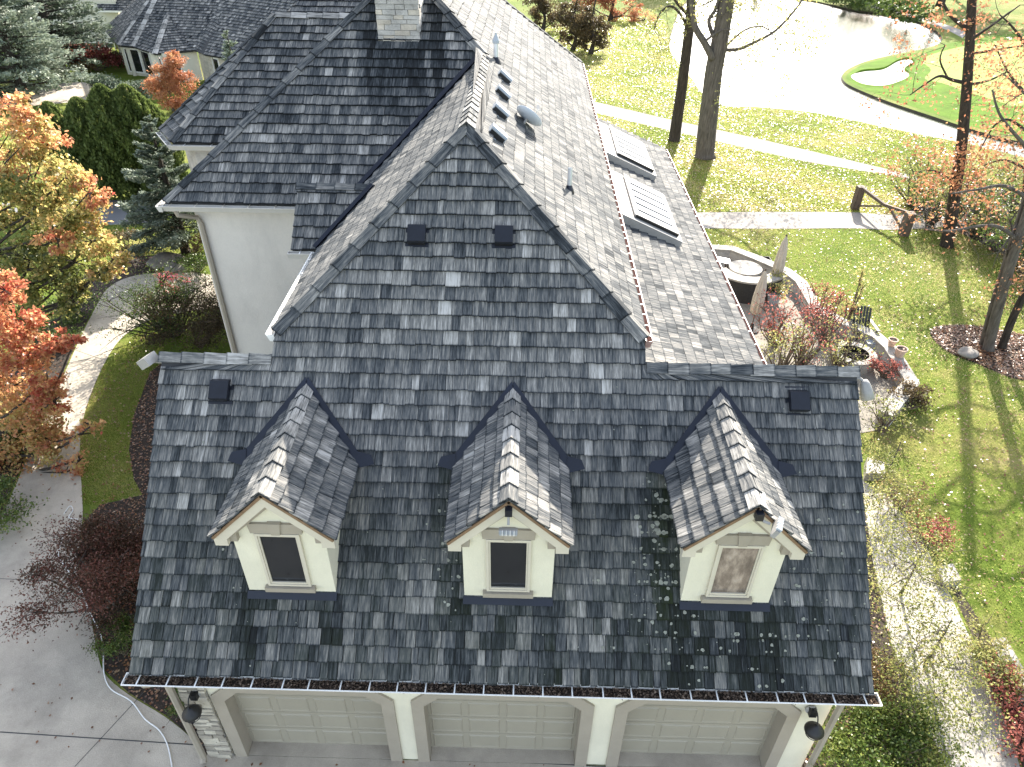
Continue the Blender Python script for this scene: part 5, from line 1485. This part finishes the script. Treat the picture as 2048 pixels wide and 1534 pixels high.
# trees at the right edge
yT = PZ((1892, 492))[1]
limb_tree('oak_tree', 'slender dark oak with russet leaves rising from the thicket', PZ((1892, 492)),
          [run([(1892, 494), (1902, 440), (1912, 370), (1922, 300), (1930, 220), (1936, 140), (1941, 60), (1946, -60)], yT, .27, .15),
           run([(1928, 165), (1905, 160), (1880, 152), (1855, 165), (1820, 190)], yT, .08, .02), run([(1895, 155), (1880, 120), (1890, 90)], yT, .04, .02), run([(1937, 60), (1900, 30), (1880, -10)], yT, .09, .03),
           run([(1934, 170), (1980, 160), (2020, 140)], yT, .06, .02), run([(1930, 110), (1990, 100), (2050, 90)], yT + .5, .06, .02), run([(1912, 370), (1880, 345), (1850, 340)], yT, .05, .02), run([(1940, 80), (1985, 50), (2040, 10)], yT, .06, .02)],
          'orange_leaf', 1300, .13, 'bark_dark', twigdepth=3, tone=.5, twl=1.3, cl=.28)
yD = PZ((1972, 700))[1]
limb_tree('oak_tree', 'thick leaning double trunked oak beside the single boulder', PZ((1972, 700)),
          [run([(1975, 702), (1990, 640), (2012, 560), (2040, 470), (2070, 380), (2110, 240), (2150, 60)], yD, .18, .12), run([(1966, 692), (1984, 620), (2006, 545), (2032, 460), (2060, 370)], yD + .35, .14, .09),
           run([(2035, 480), (2000, 455), (1960, 452), (1900, 462), (1850, 458)], yD, .07, .025), run([(2060, 400), (2010, 372), (1960, 378), (1900, 388)], yD, .07, .02), run([(2085, 330), (2040, 280), (2000, 230), (1985, 180)], yD, .07, .02), run([(2100, 270), (2060, 200), (2010, 150)], yD + .6, .06, .02)],
          'orange_leaf', 1500, .10, 'bark', twigdepth=3, tone=.65, twl=1.0, cl=.25)
yE = PZ((2004, 696))[1]
limb_tree('oak_tree', 'thinner dark leaning trunk next to the double trunked oak', PZ((2004, 696)), [run([(2003, 697), (2022, 645), (2045, 595), (2075, 540), (2120, 440), (2180, 250)], yE, .14, .09), run([(2120, 440), (2080, 300), (2060, 180)], yE, .07, .03)], 'orange_leaf', 700, .10, 'bark_dark', tone=.5, twl=1.0)
yH = PZ((2052, 520))[1]
limb_tree('oak_tree', 'dark straight oak in the thicket with orange leaves over the cart path', PZ((2052, 520)), [run([(2042, 520), (2046, 470), (2052, 400), (2060, 300), (2070, 150), (2080, 0)], yH, .2, .12), run([(2056, 340), (2010, 320), (1970, 330)], yH, .06, .02), run([(2062, 270), (2020, 240), (1990, 250), (1960, 300)], yH, .06, .02), run([(2065, 200), (2020, 150), (1990, 90)], yH, .06, .02), run([(2070, 120), (2030, 60), (2000, 30)], yH, .06, .02)], 'orange_leaf', 2600, .14, 'bark_dark', tone=.65, twl=1.2)
for i, (px, r, h, mt, tn) in enumerate((((1822, 412), 1.5, 2.2, 'olive', .45), ((1858, 452), 1.4, 2.4, 'olive', .5), ((1845, 385), 1.6, 2.0, 'green_leaf', .75), ((1905, 440), 1.6, 2.8, 'olive', .45), ((1950, 470), 1.5, 2.6, 'green_leaf', .6), ((1990, 500), 1.5, 2.4, 'olive', .4), ((1960, 410), 1.8, 2.4, 'olive', .62), ((2035, 540), 1.6, 2.4, 'green_leaf', .55), ((2030, 440), 1.8, 3.0, 'olive', .6), ((2070, 600), 1.4, 2.2, 'brown_leaf', .5))):
    shrub('thicket_shrub', 'loose twiggy yellow-green shrub in the thicket along the path', PZ(px), r, h, 1900, mt, .10, tn, group='shrubs of the roadside thicket', stems=26, k=26, sig=.2, bark_m='bark')
# patio shrubs
for i, (px, r, h, mt, tn, lab, n) in enumerate((((1548, 690), 1.0, 2.0, 'red_leaf', .95, 'red leaved shrub by the lean-to gutter', 700), ((1600, 735), 1.1, 2.2, 'red_leaf', .95, 'red and green shrub behind the garage ridge', 600), ((1650, 690), 1.1, 2.0, 'red_leaf', .75, 'sparse red leaved shrub in the middle of the patio bed', 700), ((1670, 742), 1.0, 1.9, 'olive', .7, 'sparse yellow-green shrub next to the fire pit', 700), ((1560, 750), 1.0, 2.0, 'olive', .6, 'yellow-green shrub where the gutter meets the ridge', 800), ((1630, 640), .9, 1.5, 'red_leaf', .85, 'bright red sprays beside the patio wall', 500), ((1765, 755), .6, .8, 'red_leaf', .9, 'low shrub with bright red flowers by the patio wall end', 700), ((1820, 815), .6, .8, 'brown_leaf', .3, 'dark shrub outside the end of the patio wall', 1400), ((1760, 860), .9, 1.1, 'olive', .5, 'twiggy low shrub below the patio by the garage', 600))):
    shrub('patio_shrub', lab, PZ(px), r, h, n, mt, .075, tn, stems=18, k=20, bark_m='twig', shell=.1)
c = PZ((1545, 606))
t = shrub('potted_shrub', 'pale leaved potted shrub standing before the dark bar', c, .6, 1.5, 420, 'olive', .10, .8, stems=8, k=12)
MB().lathe((0, 0, .01), [(0, 0), (.2, 0), (.3, .42), (.33, .42), (.33, .46), (.26, .46), (.24, .4), (0, .4)], 20).build('pot', 'dish', t)
shrub('silver_sapling', 'thin sapling with silvery leaves above the patio wall', PZ((1688, 655)), .35, 2.6, 260, 'olive', .10, .9, stems=5, k=10)
# shrubs beside the garage on the right
for px, r, h, n, mt, tn, lab in (((1690, 1500), (1.0, .8), 1.1, 6000, 'green_leaf', .6, 'glossy green shrub under the garage gutter corner'), ((1760, 1470), .9, 1.2, 4500, 'green_leaf', .7, 'green and yellow shrub beside the front downspout bed'), ((1800, 1540), .9, 1.0, 4000, 'green_leaf', .62, 'leafy green shrub along the walkway edge'), ((1740, 1390), .7, 1.0, 2200, 'brown_leaf', .7, 'tan dry shrub against the garage side wall'),
                         ((2012, 1400), .55, .8, 800, 'red_leaf', .98, 'red and green shrub beside the long kerb block'), ((2050, 1500), .6, .8, 1500, 'red_leaf', .95, 'deep red shrub at the end of the walkway bed'), ((1955, 1310), .6, .8, 1100, 'olive', .75, 'small pale olive shrub between walkway and lawn'), ((1800, 1010), .7, .9, 900, 'brown_leaf', .95, 'tan tipped shrub near the head of the walkway'), ((1985, 1370), .7, .9, 1500, 'olive', .6, 'olive shrub between the red ones'), ((1845, 1080), .6, .8, 1000, 'red_leaf', .9, 'low pink tipped shrub by the walkway edge')):
    shrub('garden_shrub', lab, PZ(px), r, h, n, mt, .06, tn, stems=14, k=18)
def airy(px, blobs, lab, n):
    b = PZ(px)
    broadleaf('crabapple_tree', lab, 'tree', b, [(0, 0, 0), (.05, .05, .5), (.1, .1, 1.1), (.12, .15, 1.4)], .035, [(PZ(p, z), (r, r, r * .7), r * r, tn) for p, z, r, tn in blobs], 'olive', 'bark', n, .055, k=22, shell=.1, sig=.26, twigs=18, dtone=.16, leafname='crown')
airy((1800, 1190), [((1790, 1030), 1.8, .85, .62), ((1850, 1090), 1.8, .8, .6), ((1790, 1130), 2.0, .9, .6), ((1880, 1170), 1.7, .8, .62), ((1810, 1210), 1.7, .8, .55), ((1760, 1080), 1.6, .7, .55)], 'airy small tree with pale olive leaves beside the garage roof edge', 6000)
airy((1850, 1330), [((1880, 1260), 1.6, .8, .6), ((1830, 1300), 1.7, .75, .58), ((1920, 1340), 1.5, .8, .6), ((1870, 1390), 1.5, .75, .58), ((1940, 1430), 1.3, .7, .6), ((1800, 1340), 1.4, .6, .5)], 'airy small tree with thin branches over the stone walkway', 4500)
airy((1765, 965), [((1760, 920), 1.2, .5, .55), ((1790, 960), 1.0, .5, .6), ((1745, 990), 1.2, .5, .55)], 'little airy tree between garage roof and patio steps', 2200)
# far shore
for i, px in enumerate(((1660, 14), (1700, 22), (1740, 32), (1780, 40), (1815, 52))):
    shrub('shore_shrub', 'dense dark green shrub on the far pond shore', PZ((px[0], px[1] - 4)), 2.6, 2.3, 2200, 'green_leaf', .28, .5, group='shrubs on the far shore', stems=4)
for i, (x, y, H) in enumerate(((20, 108, 14), (33, 112, 16), (44, 106, 15), (56, 104, 16), (50, 92, 13), (68, 100, 15), (8, 112, 13))):
    c = np.array([x, y, H * .62])
    broadleaf('shore_tree', 'autumn tree standing beyond the pond', 'tree', (x, y, 0), [(0, 0, 0), (.2, 0, H * .3), (0, 0, H * .6), (.1, 0, H * .9)], .4, [(c + rng.normal(0, 2.2, 3), 2.6, 1, .4 + .2 * rng.random()) for _ in range(6)], ('olive', 'brown_leaf', 'orange_leaf')[i % 3], 'bark_dark', 3500, .45, group='trees beyond the pond', k=10)

# ================================================================== NEIGHBOURING HOUSES
nz = 2.2
nh = thing('neighbour_house', 'neighbouring single storey house with grey shingled hip roofs and tall white windows', 'house', (0, 0, 0))
nA, nB, nC, nD, nE, nF_, nG = (PZ(p, nz) for p in ((207, 58), (236, 91), (267, 94), (309, 108), (386, 101), (408, 109), (431, 113)))
nX = nE + (nE - nC) * 1.2; nX[2] = nz
r1 = PY((306, -8), nC[1] + 6.0); r1 = np.array([r1[0], nC[1] + 6.0, nz + 4.6]); r1[0] = nC[0] + 1.6
r2_ = r1 + np.array([12.0, .6, 0])
nE[1] = nC[1] + (nE[0] - nC[0]) * (nX[1] - nC[1]) / (nX[0] - nC[0])
def tone_nb(p, r): return .55 + r.gauss(0, .12), 0.0
def planar(P):
    """push points 3.. onto the plane of the first three"""
    a, b, c = P[:3]; n = _n(np.cross(b - a, c - a)); out = [a, b, c]
    for q in P[3:]: out.append(q - np.array([0, 0, 1.0]) * ((q - a) @ n) / n[2])
    return out
slope(planar([nC, nX, r1, r2_])[:2] + planar([nC, nX, r1, r2_])[3:] + [r1], nX - nC, nh, 'roof', tone_nb, seed=201)
slope([nB, nC, r1], nC - nB, nh, 'roof', tone_nb, seed=202)
slope([nA, nB, r1], nB - nA, nh, 'roof', tone_nb, seed=203)
bp_ = (nC + nE) / 2 + np.array([.1, 1.9, 2.0])
slope([nC, nD, bp_], nD - nC, nh, 'bay_roof', tone_nb, seed=204)
slope([nD, nE, bp_], nE - nD, nh, 'bay_roof', tone_nb, seed=205)
rg = nF_ + (nG - nF_) * 8; rg[2] = nz
q = planar([nF_, rg, nF_ + np.array([2.0, 6.5, 5.2]), rg + np.array([0, 6.5, 5.2])])
slope([q[0], q[1], q[3], q[2]], rg - nF_, nh, 'wing_roof', tone_nb, seed=206)
slope([nE + (0, .2, 0), nF_, q[2]], nF_ - nE, nh, 'wing_roof', tone_nb, seed=207)
for a_, b_, f1_, f2_, sd_ in ((nC, r1, np.cross(nX - nC, r1 - nC), np.cross(nC - nB, r1 - nB), 1), (nB, r1, np.cross(nC - nB, r1 - nB), np.cross(nB - nA, r1 - nA), 2), (nD, bp_, np.cross(nD - nC, bp_ - nC), np.cross(nE - nD, bp_ - nD), 3)):
    hipcaps(a_, b_, f1_, f2_, nh, .85, 300 + sd_, w=.2, expo=.5)
# walls under the eaves
def nwall(a, b, mat, inset=.45, wins=(), back=.25):
    a, b = np.array(a), np.array(b); t = _n(b - a); n = np.array([-t[1], t[0], 0])
    a, b = a + n * inset - t * .3, b + n * inset + t * .3
    ob = MB().hexa([(*a[:2], 0), (*b[:2], 0), (*(b + n * back)[:2], 0), (*(a + n * back)[:2], 0), (*a[:2], nz), (*b[:2], nz), (*(b + n * back)[:2], nz), (*(a + n * back)[:2], nz)]).build('wall', mat, nh)
    L = np.linalg.norm(b - a)
    for f0, f1 in wins:
        p, q_ = a + t * L * f0, a + t * L * f1
        w = MB().obox(((p + q_) / 2)[:2].tolist() + [1.1], (q_ - p) / 2, n * .06, (0, 0, .9)).build('window', 'white', ob)
        MB().obox((((p + q_) / 2) - n * .065)[:2].tolist() + [1.1], (q_ - p) / 2 - t * .1, n * .01, (0, 0, .78)).build('pane', 'glass', w)
nwall(nA, nB, 'siding', wins=((.2, .45), (.6, .85)))
nwall(nB, nC, 'siding', wins=((.15, .85),))
nwall(nC, nD, 'siding', wins=((.08, .42), (.52, .9)))
nwall(nD, nE, 'siding', wins=((.2, .6),))
nwall(nE, nF_, 'stone')
nwall(nF_, rg, 'stone', wins=((.05, .12), (.2, .28)))
MB().obox(PY((424, 9), nC[1] + 3.8), (.5, 0, 0), (0, .35, .3), (0, -.04, .05)).build('skylight', 'dish', nh)
sh = thing('cream_house', 'cream house with lapped siding behind the spruces', 'house', (0, 0, 0))
s0 = PZ((168, 86)); ysd = s0[1]; xr = PY((246, 60), ysd)[0]
zt_ = 9.0
MB().box((s0[0] - 8, ysd + .05, 0), (xr, ysd + 8, zt_)).build('wall', 'siding', sh)
sdm = MB()
for k in range(int(zt_ / .2)):
    z = k * .2; sdm.hexa([(s0[0] - 8, ysd - .0, z), (xr, ysd - .0, z), (xr, ysd + .04, z), (s0[0] - 8, ysd + .04, z), (s0[0] - 8, ysd + .03, z + .2), (xr, ysd + .03, z + .2), (xr, ysd + .04, z + .2), (s0[0] - 8, ysd + .04, z + .2)])
so = sdm.build('lap_siding', 'siding', sh); so['kind'] = 'stuff'
rp = [PY((196, 20), ysd - .5), PY((262, 24), ysd - .5)]
ze_ = rp[0][2]
slope([np.array([rp[0][0], ysd - .5, ze_]), np.array([rp[1][0] + 6, ysd - .5, ze_]), np.array([rp[1][0] + 6, ysd + 3.5, ze_ + 3]), np.array([rp[0][0] - 1.5, ysd + 3.5, ze_ + 3])], (1, 0, 0), sh, 'roof', tone_nb, seed=210)
MB().box((rp[0][0] - .1, ysd - .62, ze_ - .16), (rp[1][0] + 6, ysd - .5, ze_ - .02)).build('gutter', 'white', sh)

# ================================================================== GRASS AND FALLEN LEAVES
block_polys = [drive_pts, bed1, bed2, walk_pts, bed3, bed4, patio_pts, path1, path2, pond, litter_zone, tree_ring, [(-5.9, -.5), (5.6, -.5), (5.6, 6.8), (5, 24.8), (-8.2, 24.8), (-8.2, 9.4), (-5.9, 6.8)]]
def scatter(poly, n):
    P = np.array([p[:2] for p in poly]); lo, hi = P.min(0), P.max(0)
    Q = rng.uniform(lo, hi, (n, 2)); Q = Q[inside(Q, poly)]
    return Q
def free(Q, skip=()):
    k = np.ones(len(Q), bool)
    for i, b in enumerate(block_polys):
        if i in skip: continue
        k &= ~inside(Q, b)
    return Q[k]
def blades(Q, h, w, tone):
    n = len(Q); a = rng.uniform(0, 6.28, n); b = np.stack([np.cos(a), np.sin(a), np.zeros(n)], 1) * (w * rng.uniform(.7, 1.3, n))[:, None] / 2
    P = np.column_stack([Q, np.zeros(n)]); lean = rng.normal(0, .45, (n, 2)) * h
    T_ = P + np.column_stack([lean, h * rng.uniform(.5, 1.2, n)])
    return np.stack([P - b, P + b, T_], 1)
lawnA = [(p[0], p[1]) for p in G((1330, 300), (1420, 470), (1600, 800), (1720, 900), (1740, 960), (2300, 1600), (2500, 900), (2300, 380), (1700, 380), (1340, 250))]
lawnB = [(p[0], p[1]) for p in G((150, 1010), (160, 850), (205, 735), (300, 640), (330, 700), (300, 750), (258, 880), (280, 985), (200, 1010))]
lawnC = [(p[0], p[1]) for p in G((1000, 160), (1060, 60), (1200, 30), (1330, 40), (1338, 95), (1352, 122), (1380, 154), (1404, 188), (1440, 212), (1640, 228), (1940, 290), (2100, 420), (1800, 430), (1380, 425), (1300, 290), (1190, 240))]
lawnD = [(p[0], p[1]) for p in G((150, 452), (330, 446), (380, 510), (300, 510), (180, 545), (60, 600), (60, 460))]
parts = []; tones = []
for poly, n, h, w in ((lawnA, 420000, .055, .016), (lawnB, 90000, .055, .014), (lawnC, 420000, .07, .035), (lawnD, 60000, .06, .02)):
    Q = free(scatter(poly, n)); parts.append(blades(Q, h, w, 0))
    pat = .60 + .30 * np.sin(Q[:, 0] * .55 + np.sin(Q[:, 1] * .4) * 2) * np.sin(Q[:, 1] * .33 + Q[:, 0] * .21) + .12 * np.sin(Q[:, 0] * 2.1 + Q[:, 1] * 1.7)
    dry = np.clip((Q[:, 0] - 11.5) / 6, 0, 1) * np.clip((28 - Q[:, 1]) / 4, 0, 1) * np.clip((Q[:, 1] - 6) / 5, 0, 1)      # worn, straw-coloured turf under the oaks
    tones.append(pat + .28 * dry + rng.normal(0, .16, len(Q)))
tag(np_mesh('grass', np.concatenate(parts), 3, 'blade', np.concatenate(tones)), 'short lawn grass growing round the house', 'grass', kind='stuff')
def leaves_on(name, poly, n, size, label, skip=(), z=.03, tone=(.2, 1), only=None):
    Q = scatter(poly, n); Q = free(Q, skip) if only is None else Q
    P = np.column_stack([Q, z + np.abs(rng.normal(0, .015, len(Q)))])
    a = rng.uniform(0, 6.28, len(Q)); ax = np.stack([np.cos(a), np.sin(a), rng.normal(0, .18, len(Q))], 1)
    r = np.stack([rng.normal(0, .35, len(Q)), rng.normal(0, .35, len(Q)), np.ones(len(Q))], 1)
    ax = unit(ax); b = unit(np.cross(r, ax)); c = np.cross(ax, b); s = (size * rng.uniform(.6, 1.4, len(Q)))[:, None]
    V = np.stack([P - ax * s * .5, P + b * s * .36 + c * s * .12, P + ax * s * .5, P - b * s * .36 + c * s * .12], 1)
    return tag(np_mesh(name, V, 4, 'litter', rng.uniform(*tone, len(Q))), label, 'leaves', kind='stuff')
leaves_on('fallen_leaves', lawnA, 30000, .062, 'fallen leaves on the lawn by the patio', tone=(.15, .85))
leaves_on('fallen_leaves', lawnC, 60000, .085, 'fallen leaves on the lawn by the cart path')
leaves_on('fallen_leaves', lawnB, 1500, .06, 'fallen leaves on the shaded lawn strip', tone=(.3, .9))
leaves_on('fallen_leaves', litter_zone, 9000, .09, 'brown leaf litter under the thicket', only=1, tone=(0, .7))
leaves_on('fallen_leaves', tree_ring, 7000, .07, 'leaf litter round the leaning trunks', only=1, tone=(.1, .9))
leaves_on('fallen_leaves', bed1, 20000, .06, 'dry leaves on the mulch bed beside the garage', only=1, tone=(0, .9))
leaves_on('fallen_leaves', bed2, 4000, .07, 'dry leaves on the mulch bed under the maples', only=1, tone=(0, .7))
leaves_on('fallen_leaves', drive_pts, 3600, .06, 'scattered red and brown leaves on the driveway', only=1, tone=(0, .6))
leaves_on('fallen_leaves', bed3, 2500, .065, 'dry leaves on the shrub bed by the garage', only=1, tone=(.1, .9))
